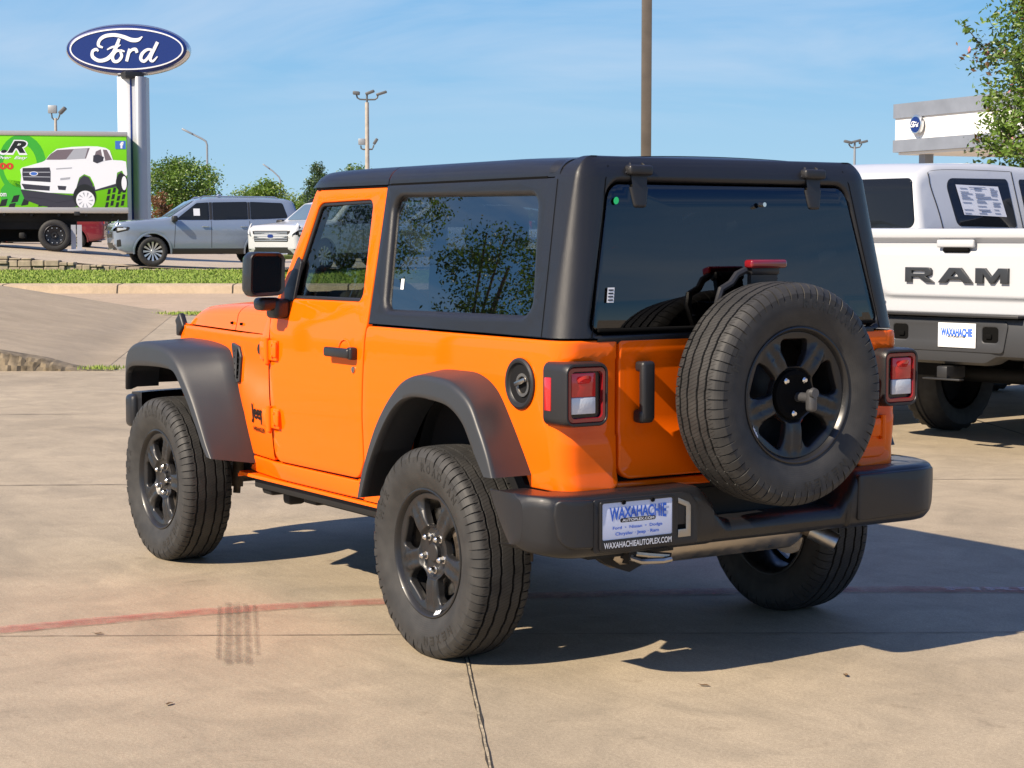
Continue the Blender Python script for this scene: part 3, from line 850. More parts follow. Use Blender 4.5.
st = m.build('window_sticker', 'sticker_white', hard_o)
m = MB()
for i in range(4): m.add([top_pt(.601,1.291+.011*i,-.003),top_pt(.579,1.291+.011*i,-.003),top_pt(.579,1.296+.011*i,-.003),top_pt(.601,1.296+.011*i,-.003)], [(0,1,2,3)])
m.build('sticker_print', 'badge_black', hard_o)
m = MB(); m.add([top_pt(uq(.485), 1.305, .0205), top_pt(uq(.462), 1.305, .0205), top_pt(uq(.468), 1.345, .0205), top_pt(uq(.491), 1.345, .0205)], [(0,1,2,3)]); m.build('window_sticker', 'sticker_white', hard_o)
# small washer nozzle / camera on the glass
m = MB(); m.cyl((-.62,-.115,1.618),(-.645,-.115,1.618),.010,.008,14); m.build('wiper_pivot', 'chrome', hard_o)

# ---- windscreen frame and glass
def ws(u, v, d):
    t = (v-1.215)/.49
    x = 1.545-.20*t - .02*(u/.7)**2
    return (x-d, u*(.742-.100*t)/.742, v)
m = MB()
panel(m, rounded([(-.742,1.205),(.742,1.205),(.742,1.715),(-.742,1.715)], .03), ws, t=.06, b=.012, holes=[rounded([(-.66,1.27),(.66,1.27),(.66,1.66),(-.66,1.66)], .05)], hb=.01, gu=frange(-.7,.7,.1), gv=[1.3,1.4,1.5,1.6])
wsf = m.build('windscreen_frame', 'orange_paint', jeep)
m = MB(); panel(m, rounded([(-.67,1.26),(.67,1.26),(.67,1.67),(-.67,1.67)], .05), lambda u, v, d: ws(u, v, .02), t=0, b=0, gu=frange(-.7,.7,.1), gv=[1.3,1.4,1.5,1.6])
m.build('windscreen', 'door_glass', wsf)

# ---- tailgate
def tg(u, v, d):
    k = 0
    if v > 1.102: k = .006
    elif v > 1.092: k = .006*(v-1.092)/.010
    elif v < .846: k = .006*min(1, (.846-v)/.010)
    if v < .725: k += .010*((.725-v)/.05)
    return (XR-.9*k+d-.001, u, v)
m = MB()
tgo = rounded([(-.700,.688),(.540,.688),(.540,1.160),(-.700,1.160)], [.05,.05,.012,.012], 6)
panel(m, tgo, tg, t=.03, b=.007, gu=frange(-.7,.6,.1), gv=[.70,.71,.725,.75,.80,.836,.846,.9,.95,1.0,1.05,1.092,1.102,1.13])
tail = m.build('tailgate', 'orange_paint', jeep, sharp=40)
# soft crease bowl behind the handle: a shallow dished plate
m = MB(); m.rbox((-.703, .447, .985), (.030,.056,.205), .014, 4); m.rbox((-.69, .452, 1.068), (.045,.045,.035), .010, 3); m.rbox((-.69, .452, .900), (.05,.058,.045), .012, 3)
m.build('handle', 'black_plastic', tail)
for z in (1.03, .80):
    m = MB(); m.rbox((-.672, -.625, z), (.024,.09,.07), .008); m.cyl((-.680,-.672,z-.045),(-.680,-.672,z+.045),.011,.011,14); m.build('hinge', 'orange_paint', tail)
m = MB(); m.rbox((-.71, 0, .97), (.10,.42,.42), .03); m.rbox((-.75,0,.97),(.06,.2,.2),.02); m.build('spare_carrier', 'black_plastic', tail)
# third brake light on its stalk
m = MB(); m.rbox((-.752, -.03, 1.411), (.045,.165,.030), .010, 3); bl_h = m.build('brake_light', 'red_lens_dark', tail)
m = MB(); m.rbox((-.735, -.03, 1.388), (.04,.13,.03), .008); m.tube([(-.74,.05,1.39),(-.735,.085,1.375),(-.733,.11,1.345),(-.735,.155,1.325),(-.735,.17,1.28),(-.73,.15,1.15),(-.72,.10,1.05)], .013, 8); m.box((-.735,-.03,1.25),(.02,.12,.27))
m.build('brake_light_stalk', 'black_plastic', tail)

# ---- tail lamps
def lamp(s):
    m = MB(); yc, zc = .713, .986
    def O(w, h, r): return rounded([(-w/2,-h/2),(w/2,-h/2),(w/2,h/2),(-w/2,h/2)], r, 5)
    rows = []
    for x, w, h, r in ((-.60,.176,.214,.030),(-.70,.176,.214,.030),(-.722,.173,.210,.032),(-.730,.166,.202,.03),(-.730,.156,.190,.026),(-.722,.150,.182,.022)):
        rows.append([(x, s*(yc+.0-u), zc+v) for u, v in O(w, h, r)])
    m.grid(rows, cu=True)
    l = m.build('tail_light', 'black_plastic', jeep, sharp=40)
    m = MB(); o1, o2 = O(.155,.186,.022), O(.122,.150,.014)
    m.grid([[(x, s*(yc-u), zc+v) for u, v in o] for x, o in ((-.7225,o1),(-.7275,offset(o1,.004)),(-.7275,offset(o2,-.003)),(-.716,o2))], cu=True); m.build('lens_ring', 'red_lens_dark', l)
    m = MB(); m.box((-.708, s*yc, zc), (.01,.13,.15)); m.build('lens_back', 'gloss_black', l)
    m = MB(); off = .010
    m.rbox((-.717, s*(yc+off), zc+.033), (.012,.098,.080), .004); m.build('red_lens', 'red_lens', l)
    m = MB(); m.rbox((-.717, s*(yc+off), zc-.0355), (.012,.098,.056), .004); m.build('reverse_lens', 'clear_lens', l)
    m = MB(); m.cyl((-.7205,s*(yc+off+.0),zc+.045),(-.7255,s*(yc+off),zc+.040),.030,.022,20); m.build('bulb_lens', 'red_lens', l)
    m = MB(); m.rbox((-.628, s*.7995, zc), (.038,.010,.112), .004); m.build('side_marker', 'red_lens', l)
    return l
lamp(1); lamp(-1)

# ---- fuel filler
m = MB(); yq = yside(-.43,1.0)
cx, cz = -.436, 1.008
def orow(r, y, k=1.0): return [(cx+r*k*math.cos(2*PI*i/40), yq+y, cz+r*math.sin(2*PI*i/40)) for i in range(40)]
m.grid([orow(.088,.002), orow(.087,.008), orow(.080,.012), orow(.072,.010), orow(.068,.002), orow(.064,-.001)], cu=True)
m.add(orow(.066,.0008), [tuple(range(40))], k=1)
ff_o = m.build('fuel_filler', ['black_plastic', 'matte_black'], jeep)
m = MB(); m.lathe([(yq+.001,.040),(yq+.006,.040),(yq+.006,.030),(yq+.002,.028)], 26, 'y', (cx-.016,0,cz-.004)); m.rbox((cx-.012, yq+.012, cz+.006),(.066,.012,.016),.005,2,rot=Matrix.Rotation(R(18),3,'Y')); m.build('fuel_cap', 'steel', ff_o)

# ---- rear bumper: plan-view loft (x back) of a vertical section
def bump_sec(y):
    """outer face x and z range at lateral position y"""
    a = abs(y)
    x = -.795 + (0 if a < .74 else (.045*((a-.74)/.12)**2 if a < .86 else .045+.09*((a-.86)/.06)**1.4))
    return x
bm_ = MB()
rows = []
ys_ = [-.922+.00838*i for i in range(221)]
def zr(y):
    zt, zb = .664, .452
    a = abs(y)
    if a > .78: zb += .034*((a-.78)/.155)**2; 
    # drop under the spare wheel
    def sm(t): t = max(0, min(1, t)); return t*t*(3-2*t)
    if -.46 < y < .30:
        zt = .664 - .128*sm((.30-y)/.15)*sm((y+.46)/.10)
    return zt, zb
for y in ys_:
    zt, zb = zr(y); x = bump_sec(y)
    inner = -.50 if abs(y) > .8 else -.62
    x0 = x
    dx = .0
    e = max(0, (abs(y)-.900)/.02); e = min(1, e)
    sh = .012*e*e
    lowered = zt < .6
    xx = x + (.012 if lowered else 0)
    row = [(inner, y, zt-.004), (xx+.055, y, zt-.002), (xx+.030, y, zt-.003-sh), (xx+.014, y, zt-.009-sh), (xx+.004, y, zt-.022-sh), (xx, y, zt-.040-sh), (xx, y, (zt+zb)/2), (xx+.003, y, zb+.045+sh), (xx+.010, y, zb+.022+sh), (xx+.026, y, zb+.006+sh), (xx+.045, y, zb+sh), (inner, y, zb+.004)]
    rows.append(row)
bm_.grid(rows)
# end wraps along the side to the wheel arch
for s in (1, -1):
    r2 = []
    last = rows[-1] if s > 0 else rows[0]
    for i in range(9):
        t = i/8
        x_end = [(-.50+t*.06)]
        row = []
        for (x, y, z) in last:
            xe = -.462-.0*(z-.45)
            # slant: lower edge sweeps back towards the rear
            sl = -.15*max(0, (.664-z)/.21)**1.3
            row.append((x+(max(x, xe+sl)-x)*t if x < xe+sl else x, s*(.922+.004*math.sin(PI*t)), z))
        r2.append(row)
    bm_.grid(r2)
rb = bm_.build('rear_bumper', 'grain_plastic', jeep, sharp=40)
# ends: raised cap panels (outer wings) with a seam
for s in (1, -1):
    m = MB()
    panel(m, rounded([(s*.44,.482),(s*.842,.492),(s*.862,.60),(s*.858,.650),(s*.44,.648)], [.01,.05,.03,.02,.01], 5) if s < 0 else rounded([(.735,.488),(.845,.492),(.862,.60),(.858,.650),(.735,.648)], [.01,.05,.03,.02,.01], 5),
          lambda u, v, d: (bump_sec(u)-.006+d, u, v), t=.02, b=.006, gu=frange(-.9,.9,.04)); m.build('bumper_cap', 'grain_plastic', rb)
# recess for the plate, pocket with hook plate
m = MB()
panel(m, rounded([(.300,.470),(.735,.470),(.735,.648),(.365,.648),(.33,.640),(.300,.60)], [.01,.01,.01,.02,.03,.02], 4), lambda u, v, d: (-.7975-d*.0+d, u, v), t=.004, b=.002, holes=[rounded([(.335,.498),(.385,.498),(.385,.622),(.335,.605)], .012, 3)], hb=.003)
m.build('plate_recess', 'black_plastic', rb)
m = MB(); m.box((-.792,.36,.56),(.004,.06,.14)); m.build('pocket_back', 'gap_black', rb)
m = MB(); zz = [(.332,.495),(.386,.495),(.386,.522),(.352,.522),(.352,.598),(.386,.612),(.386,.630),(.340,.612),(.332,.600)]
panel(m, zz, lambda u, v, d: (-.800+d, u, v), t=.006, b=.001); m.build('tow_hook_bracket', 'steel', rb)
# licence plate
PX = -.803
m = MB(); panel(m, rounded([(.410,.480),(.710,.480),(.710,.638),(.410,.638)], .008, 4), lambda u, v, d: (PX+d, u, v), t=.006, b=.002); plate = m.build('license_plate', 'plate_white', jeep)
m = MB()
fo = rounded([(.406,.476),(.714,.476),(.714,.642),(.406,.642)], .010, 4)
panel(m, fo, lambda u, v, d: (PX-.003+d, u, v), t=.008, b=.002, holes=[rounded([(.415,.512),(.705,.512),(.705,.634),(.415,.634)], .006, 3)], hb=.001)
m.build('plate_frame', 'plate_black', plate)
def plate_text(s_, yc, zc, w, h, mname, name, parent, x=PX-.0022, bold=.0, arch=0.0, shear=0.0):
    vs, fs = text_fit(s_, w, h, bold=bold, shear=shear)
    mm = MB()
    mm.add([(x, yc+.010-v.x, zc+v.y*(1+(abs(v.x)/(w/2))**2*arch*.6)+ (abs(v.x)/(w/2))**2*arch*h*-.25) for v in vs], fs)
    return mm.build(name, mname, parent, sharp=None)
plate_text('WAXAHACHIE', .548, .600, .235, .036, 'plate_blue', 'plate_lettering', plate, bold=.03, arch=.6)
m = MB(); panel(m, rounded([(.485,.566),(.632,.566),(.632,.580),(.485,.580)], .007, 4), lambda u, v, d: (PX-.0012, u, v), t=0, b=0); m.build('lettering_band', 'plate_black', plate)
plate_text('AUTOPLEX.COM', .548, .573, .132, .009, 'sticker_white', 'plate_lettering', plate, bold=.03)
plate_text('Ford  •  Nissan  •  Dodge', .550, .548, .205, .013, 'plate_blue', 'plate_lettering', plate, bold=.02)
plate_text('Chrysler · Jeep · Ram', .552, .528, .180, .014, 'plate_blue', 'plate_lettering', plate, bold=.02)
plate_text('WAXAHACHIEAUTOPLEX.COM', .550, .494, .280, .020, 'sticker_white', 'frame_lettering', plate, x=PX-.0042, bold=.02)
for y in (.50, .62):
    m = MB(); m.cyl((PX-.003,y,.633),(PX-.008,y,.633),.008,.007,14); m.build('plate_screw', 'gap_black', plate)

# ---- front bumper
m = MB(); rows = []
for i in range(41):
    y = -.85+1.70*i/40; a = abs(y); x = 3.0-.10*(a/.85)**4
    rows.append([(x-.14,y,.76),(x-.02,y,.755),(x,y,.73),(x,y,.62),(x-.02,y,.58),(x-.14,y,.57)])
m.grid(rows)
for r_ in (rows[0], rows[-1]): m.add(r_, [tuple(range(6))])
for s in (1, -1): m.rbox((2.86, s*.85, .665), (.10,.06,.16), .025, 3)
m.build('front_bumper', 'grain_plastic', jeep)

# ---- wheels
wheel_proto = make_wheel(jeep)
WZ = .3755
wheel_proto.location = (0, .799, WZ); 
for (x, s) in ((2.459, 1), (0, -1), (2.459, -1)):
    w = copy_tree(wheel_proto, jeep); w.location = (x, s*.799, WZ)
    w.rotation_euler = (0, R({2.459: 17, 0: -9}[x]), 0 if s > 0 else PI)
wheel_proto.rotation_euler = (0, 0, 0)
spare = make_wheel(jeep, knob=True); spare.name = 'spare_wheel'
spare.location = (-.864, 0.0, .969); spare.rotation_euler = (0, 0, PI/2)
m = MB(); m.lathe([(.06,.085),(.078,.083),(.082,.07),(.074,.05),(.076,.0)], 36)
m.build('hub_plate', 'gap_black', spare)
m = MB(); m.cyl((-.018,.07,-.008),(-.018,.135,-.008),.017,.017,18); m.rbox((-.020,.140,-.016),(.036,.034,.078),.014,4); m.cyl((-.018,.15,.010),(-.018,.162,.010),.019,.016,20)
m.build('wheel_lock', 'lock_grey', spare)

# ---- underside
m = MB()
m.box((1.0,0,.60),(3.3,1.30,.06)); m.box((-.60,0,.58),(.09,1.2,.13)); m.box((-.35,0,.62),(.5,1.40,.05))
for s in (1, -1): m.box((1.05, s*.44, .45), (3.4,.08,.12)); m.box((.9, s*.70,.50),(1.1,.06,.09))
m.box((1.45,0,.42),(.7,.5,.10)); m.box((2.2,0,.62),(.9,.6,.35)); m.box((1.15,.42,.42),(.9,.28,.14)); m.box((-.45,.05,.56),(.25,.9,.10))
m.build('chassis', 'under_black', jeep)
for x, dy in ((0, 0.0), (2.459, -.2)):
    m = MB(); m.cyl((x,-.74,WZ),(x,.74,WZ),.042,.042,20); m.lathe([(-.13,.02),(-.10,.09),(-.03,.135),(.03,.135),(.10,.09),(.13,.02)], 28, 'y', (x,dy,WZ))
    m.cyl((x+.1,dy,WZ+.01),(1.2,-.1,.48),.032,.032,14)
    ax = m.build('axle', 'cast_iron', jeep)
    for s in (1, -1):
        m = MB(); m.tube([(x+.02+.055*math.cos(t), s*.46+.055*math.sin(t), .42+.024*t/ (2*PI)*2.4) for t in [i*.35 for i in range(75)]], .008, 6); m.build('coil_spring', 'under_black', ax)
        m = MB(); m.cyl((x-.12, s*.55, .33),(x-.06, s*.50, .75),.028,.028,14); m.cyl((x-.125, s*.555,.30),(x-.12,s*.55,.33),.018,.018,10); m.build('shock_absorber', 'cast_iron', ax)
for s in (1, -1):
    m = MB(); m.tube([(.05, s*.50,.30),(.9, s*.46,.42)], .022, 8); m.build('control_arm', 'under_black', jeep)
m = MB(); m.lathe([(-.46,.0),(-.46,.06),(-.44,.078),(-.41,.090),(.38,.090),(.41,.075),(.42,0)], 28, 'y', (-.545,.10,.452))
mu = m.build('muffler', 'muffler_steel', jeep)
m = MB()
pth = smooth_path([(-.50,-.29,.465),(-.56,-.32,.460),(-.61,-.348,.446),(-.65,-.382,.422),(-.70,-.425,.392)], 24)
m.tube(pth, .029, 14); m.build('tail_pipe', 'cast_iron', mu)
m = MB(); dd = (pth[-1]-pth[-3]).normalized(); m.tube([pth[-1]-dd*.10, pth[-1]+dd*.004], .033, 16); e_ = pth[-1]+dd*.0045; m.cyl(e_, e_+dd*.002, .027, .027, 16, k=1); m.build('tail_pipe_tip', ['steel', 'gap_black'], mu)
m = MB(); m.tube([(.9,.30,.42),(.3,.34,.50),(-.1,.36,.55),(-.35,.34,.52),(-.5,.30,.46)], .028, 10); m.build('exhaust_pipe', 'cast_iron', mu)
# recovery loop below the plate
m = MB(); m.tube([(-.70,.53,.47),(-.72,.52,.425),(-.75,.50,.418),(-.79,.44,.420),(-.795,.415,.424),(-.785,.405,.432),(-.74,.46,.436),(-.70,.50,.44)], .011, 8); m.build('tow_loop', 'steel', rb)
m = MB(); m.box((-.70,.52,.45),(.05,.03,.06)); m.box((-.62,.50,.44),(.14,.36,.02)); m.add([(-.60,.64,.46),(-.60,.30,.46),(-.60,.34,.39),(-.60,.44,.352),(-.60,.54,.39),(-.56,.64,.46),(-.56,.30,.46),(-.56,.34,.39),(-.56,.44,.352),(-.56,.54,.39)], [(0,1,2,3,4),(5,6,7,8,9),(1,2,7,6),(2,3,8,7),(3,4,9,8),(4,0,5,9)]); m.build('tow_bracket', 'under_black', rb)

# ---- cabin
m = MB(); m.rbox((1.42,0,1.10),(.30,1.36,.24),.06,3); m.rbox((1.38,.36,1.24),(.2,.34,.07),.03,3); m.build('dashboard', 'seat_fabric', jeep)
for s in (1, -1):
    m = MB(); m.rbox((.72, s*.36, .88),(.52,.50,.16),.06,3); m.rbox((.44, s*.36, 1.18),(.15,.50,.56),.06,3,rot=Matrix.Rotation(R(-12),3,'Y')); se = m.build('seat', 'seat_fabric', jeep)
    m = MB(); m.rbox((.365, s*.36, 1.535),(.10,.27,.18),.045,3); m.cyl((.38,s*.42,1.40),(.37,s*.42,1.5),.008,.008,8); m.cyl((.38,s*.30,1.40),(.37,s*.30,1.5),.008,.008,8); m.build('headrest', 'seat_fabric', se)
m = MB(); m.rbox((-.12,0,.98),(.14,1.0,.45),.05,3); m.rbox((.05,0,.82),(.4,1.0,.12),.05,3); m.build('rear_seat', 'seat_fabric', jeep)
m = MB(); a = [2*PI*i/32 for i in range(32)]
m.tube([(1.16+.07*math.sin(t), .36+.185*math.cos(t), 1.14+.175*math.sin(t)) for t in a], .016, 8, closed=True); m.rbox((1.19,.36,1.14),(.05,.34,.05),.015); m.cyl((1.19,.36,1.14),(1.40,.36,1.08),.03,.03,12); m.build('steering_wheel', 'seat_fabric', jeep)
m = MB()
for s in (1, -1):
    m.tube([(.40,s*.60,.80),(.42,s*.60,1.30),(.45,s*.565,1.62),(.50,s*.55,1.67),(1.0,s*.55,1.68),(1.30,s*.57,1.66)], .032, 10); m.tube([(.45,s*.565,1.62),(.1,s*.56,1.66),(-.3,s*.56,1.62),(-.45,s*.60,1.20)], .032, 10)
m.tube([(.46,-.56,1.66),(.46,.56,1.66)], .032, 10); m.tube([(-.25,-.56,1.63),(-.25,.56,1.63)], .032, 10)
m.build('roll_bar', 'seat_fabric', jeep)
m = MB(); m.rbox((1.22,0,1.58),(.03,.24,.07),.02); m.build('rear_view_mirror', 'seat_fabric', jeep)
m = MB(); m.grid([[(1.5,y,.66),(-.6,y,.66)] for y in (-.7,.7)]); 
for s in (1, -1): m.grid([[(x, s*.715, z) for x in (-.6,.3,1.5)] for z in (.62,1.15)])
m.grid([[(-.63,y,z) for y in (-.7,.7)] for z in (.62,1.16)])
m.build('cabin_lining', 'matte_black', jeep)
# ================================================================== THE PLACE
HZ = 237.0                                               # image row of the horizon
def G(px, d, z):
    """ground position: image column px, depth d in front of the lens, height z"""
    P = CAM + fw*d + rt*(d*(px-512)/(FOC*1024))
    return P + up*((z-P.z)/up.z)
def GL(L, d, z):
    P = CAM + fw*d + rt*L
    return P + up*((z-P.z)/up.z)
AX = Vector((fw.x, fw.y, 0)).normalized()                # level direction of view
AR = Vector((rt.x, rt.y, 0)).normalized()
CYAW = math.atan2(AX.y, AX.x)

def concrete(name, c1, c2, c3, stain=1.0, rough=0.75):
    m = bpy.data.materials.new(name); m.use_nodes = True
    n, l = m.node_tree.nodes, m.node_tree.links
    b = n["Principled BSDF"]; b.inputs['Roughness'].default_value = rough; b.inputs['Specular IOR Level'].default_value = .35
    g = n.new("ShaderNodeNewGeometry")
    def noise(sc_, det, ro=.6, dist=0):
        z = n.new("ShaderNodeTexNoise"); z.inputs['Scale'].default_value = sc_; z.inputs['Detail'].default_value = det; z.inputs['Roughness'].default_value = ro; z.inputs['Distortion'].default_value = dist
        l.new(g.outputs['Position'], z.inputs[0]); return z.outputs[0]
    def ramp(inp, p0, p1, ca, cb):
        r = n.new("ShaderNodeValToRGB"); r.color_ramp.elements[0].position = p0; r.color_ramp.elements[1].position = p1
        r.color_ramp.elements[0].color = (*ca, 1); r.color_ramp.elements[1].color = (*cb, 1); l.new(inp, r.inputs[0]); return r.outputs[0]
    def mul(a, c, f=1.0):
        x = n.new("ShaderNodeMix"); x.data_type = 'RGBA'; x.blend_type = 'MULTIPLY'; x.inputs[0].default_value = f; l.new(a, x.inputs[6]); l.new(c, x.inputs[7]); return x.outputs[2]
    base = ramp(noise(.55, 6, .65, .4), .32, .68, c1, c2)
    blot = ramp(noise(2.3, 8, .7, .8), .36, .62, (1-.20*stain,)*3, (1.04, 1.03, 1.02))
    spk = ramp(noise(85, 3, .7), .30, .72, (.80, .79, .78), (1.16, 1.16, 1.16))
    spk2 = ramp(noise(310, 2, .6), .30, .70, (.70, .69, .68), (1.26, 1.26, 1.26))
    # sparse dark drips and stains
    st = ramp(noise(6.5, 5, .6, .5), .63, .72, (1, 1, 1), (.70, .68, .66))
    col = mul(mul(mul(base, blot), spk), spk2)
    col = mul(col, st, .6*stain)
    # broom-swept streaks
    mp_ = n.new("ShaderNodeMapping"); mp_.inputs['Scale'].default_value = (.8, 22, 1); mp_.inputs['Rotation'].default_value = (0, 0, R(63)); l.new(g.outputs['Position'], mp_.inputs[0])
    z = n.new("ShaderNodeTexNoise"); z.inputs['Scale'].default_value = 1.6; z.inputs['Detail'].default_value = 5; l.new(mp_.outputs[0], z.inputs[0])
    col = mul(col, ramp(z.outputs[0], .3, .7, (.96, .955, .95), (1.03, 1.03, 1.03)))
    l.new(col, b.inputs['Base Color'])
    bp = n.new("ShaderNodeBump"); bp.inputs['Strength'].default_value = .35; bp.inputs['Distance'].default_value = .003
    l.new(noise(140, 4, .7), bp.inputs['Height']); l.new(bp.outputs[0], b.inputs['Normal'])
    M[name] = m
concrete('lot_concrete', (.330, .278, .200), (.420, .355, .258), None, 1.0)
concrete('ramp_concrete', (.325, .265, .182), (.385, .316, .222), None, .7)
concrete('road_concrete', (.40, .315, .225), (.45, .355, .26), None, .6)
concrete('kerb_concrete', (.42, .33, .23), (.52, .42, .30), None, .8)
concrete('upper_concrete', (.40, .34, .27), (.46, .39, .31), None, .5)
mat('crack', (.035, .030, .024), .9)
mat('fine_crack', (.17, .135, .10), .9)
mat('sealant', (.30, .25, .17), .9, var=(60, .5))
mat('stone', (.30, .25, .18), .85, var=(3.5, .35), bump=(8, 1.0))
mat('old_stone', (.15,.12,.08), .95, var=(9, .5), bump=(14, 1.0))
mat('mortar', (.20, .17, .13), .95)
mat('soil', (.10, .075, .05), .95)

# ---- ground to the horizon
m = MB(); m.add([(-1200,-1200,0),(1200,-1200,0),(1200,1200,0),(-1200,1200,0)], [(0,1,2,3)])
tag(m.build('ground', 'lot_concrete'), kind='structure')
# expansion joints
def strip(pts, w, z, mname, name, jitter=0.0, kind='structure'):
    m = MB(); rows = []
    for i, p in enumerate(pts):
        a, b = Vector((*pts[max(i-1, 0)], 0)), Vector((*pts[min(i+1, len(pts)-1)], 0)); d = (b-a).normalized(); nn = Vector((-d.y, d.x, 0))
        ww = w*(1+jitter*(random.random()*2-1)); o = jitter*w*.6*(random.random()*2-1)
        c = Vector((*p, z))+nn*o
        rows.append([c+nn*ww/2, c-nn*ww/2])
    m.grid(rows); return tag(m.build(name, mname), kind=kind)
def line(a, b, n): return [(a[0]+(b[0]-a[0])*i/(n-1), a[1]+(b[1]-a[1])*i/(n-1)) for i in range(n)]
dJ = Vector((-1.126, .627)).normalized()
J0 = Vector((-.197, .845))
strip([tuple(J0+dJ*t) for t in [-14+.09*i for i in range(220)]], .016, .003, 'crack', 'expansion_joint', .18)
strip([tuple(J0+dJ*t) for t in [-14+.09*i for i in range(220)]], .007, .005, 'sealant', 'joint_sealant', .35)
strip(line((2.2, 3.7), (-2.4, -3.6), 160), .007, .003, 'fine_crack', 'control_joint', .5)
for off in (4.6, 9.2): strip(line((2.2+off*.85+2, 3.7-off*.53+4), (-2.4+off*.85-3, -3.6-off*.53-5), 160), .012, .003, 'crack', 'control_joint', .5)
for off in (-4.6, -9.2, 4.6): strip([tuple(J0+Vector((-dJ.y, dJ.x))*off+dJ*t) for t in [-22+.2*i for i in range(160)]], .014, .003, 'crack', 'expansion_joint', .4)

def faded(name, col, cover, sc_=9):
    """worn paint: noise alpha over the concrete"""
    m = mat(name, col, .7)
    n, l = m.node_tree.nodes, m.node_tree.links; b = n["Principled BSDF"]
    g = n.new("ShaderNodeNewGeometry"); z = n.new("ShaderNodeTexNoise"); z.inputs['Scale'].default_value = sc_; z.inputs['Detail'].default_value = 9; z.inputs['Roughness'].default_value = .75
    l.new(g.outputs['Position'], z.inputs[0])
    r = n.new("ShaderNodeMapRange"); r.inputs[1].default_value = .30; r.inputs[2].default_value = .68; r.inputs[3].default_value = cover[0]; r.inputs[4].default_value = cover[1]
    l.new(z.outputs[0], r.inputs[0]); l.new(r.outputs[0], b.inputs['Alpha'])
faded('worn_red', (.42, .11, .09), (.02, .62))
faded('worn_white', (.75, .70, .68), (.0, .55), 20)
faded('tyre_soot', (.11, .09, .07), (.0, .46), 24)
red = [(p.x, p.y) for p in smooth_path([(1.284,2.6,0),(1.267,2.042,0),(1.154,1.201,0),(.961,.546,0),(.62,-.25,0),(.178,-1.115,0),(-.311,-1.865,0),(-.95,-2.75,0),(-1.5,-3.5,0)], 120)]
tag(strip(red, .125, .006, 'worn_red', 'painted_line', .06), kind='structure')
vs, fs = text_fit('FIRE LANE', 1.05, .072, bold=.02)
m = MB()
dl = Vector((-.489, -.75)).normalized(); c0 = Vector((-.42, -2.035)); dn = Vector((-dl.y, dl.x))
def on_line(x):
    best = min(range(len(red)-1), key=lambda i: abs((Vector(red[i])-c0).dot(dl)-x)); a, b = Vector(red[best]), Vector(red[best+1]); d = (b-a).normalized(); return a+d*(x-(a-c0).dot(dl)), Vector((-d.y, d.x))
pts = []
for v in vs:
    c, nn = on_line(v.x); q = c + nn*v.y; pts.append((q.x, q.y, .010))
m.add(pts, fs); tag(m.build('line_lettering', 'worn_white', sharp=None), kind='structure')
def groundray(px, py):
    d = fw + rt*((px-512)/(FOC*1024)) + up*((384-py)/(FOC*1024)); t = -CAM.z/d.z; return CAM + d*t
m0, m1 = groundray(237, 604), groundray(237.5, 666)      # where the skid lies
ax_ = Vector((m1.x-m0.x, m1.y-m0.y)); sd_ = (lambda a, b: Vector((b.x-a.x, b.y-a.y)))(groundray(219, 630), groundray(255.5, 630))
for i in range(5):
    f = (i-2)/4; k0, k1 = ((.06,.92),(0,1),(0,.97),(.02,1),(.05,.85))[i]
    c0, c1 = Vector((m0.x, m0.y))+sd_*f+ax_*k0, Vector((m0.x, m0.y))+sd_*f+ax_*k1
    n_ = 50
    strip([(c0.x+(c1.x-c0.x)*t/(n_-1), c0.y+(c1.y-c0.y)*t/(n_-1)) for t in range(n_)], (.016,.028,.026,.024,.014)[i], .0065+.0004*i, 'tyre_soot', 'tyre_mark', .16)
# ---- kerbs, ramp, road, grass, upper lot
def sheet(name, rows, mname, kind='structure', sharp=35):
    m = MB(); m.grid(rows); return tag(m.build(name, mname, sharp=sharp), kind=kind)
def sm01(t): t = max(0., min(1., t)); return t*t*(3-2*t)
# drive ramp rising to the left
rows = []
for d in [21.35+.98*i for i in range(17)]+[37.4, 38.2, 39.5]:
    e = -4.6 - .129*(d-21.3); k = 1 if d < 37.1 else max(0, 1-(d-37.03)/2.4)
    rows.append([GL(e-.02-w, d, .004+k*min(.56, .158*w*sm01(w/.8))) for w in (0,.15,.3,.5,.75,1.0,1.3,1.6,2.0,2.6,3.0,3.5,4.2,6,12,24)])
sheet('driveway', rows, 'ramp_concrete')
# near kerb that closes the ramp, crumbling and sinking to the right
random.seed(3)
m = MB(); rows = []
for i in range(120):
    L = -30+ (22*i/20 if i < 20 else 22 + 3.5*(i-20)/99); w = -4.55-L
    h = .004+min(.56, .165*w*sm01(w/.8))
    j = lambda a: a*(random.random()-.5)
    chip = .85 if random.random() < .10 else 1
    rows.append([GL(L, 21.08+j(.06), -.01), GL(L, 21.10+j(.06), h*.35), GL(L, 21.13+j(.07), h*.7*chip), GL(L, 21.18+j(.06), h*.97*chip+j(.02)), GL(L, 21.27+j(.03), (h+.006)*(.5+.5*chip)+j(.012)), GL(L, 21.40, h+.010), GL(L, 21.46, h-.01)])
m.grid(rows); tag(m.build('kerb', 'old_stone', sharp=20), kind='structure')
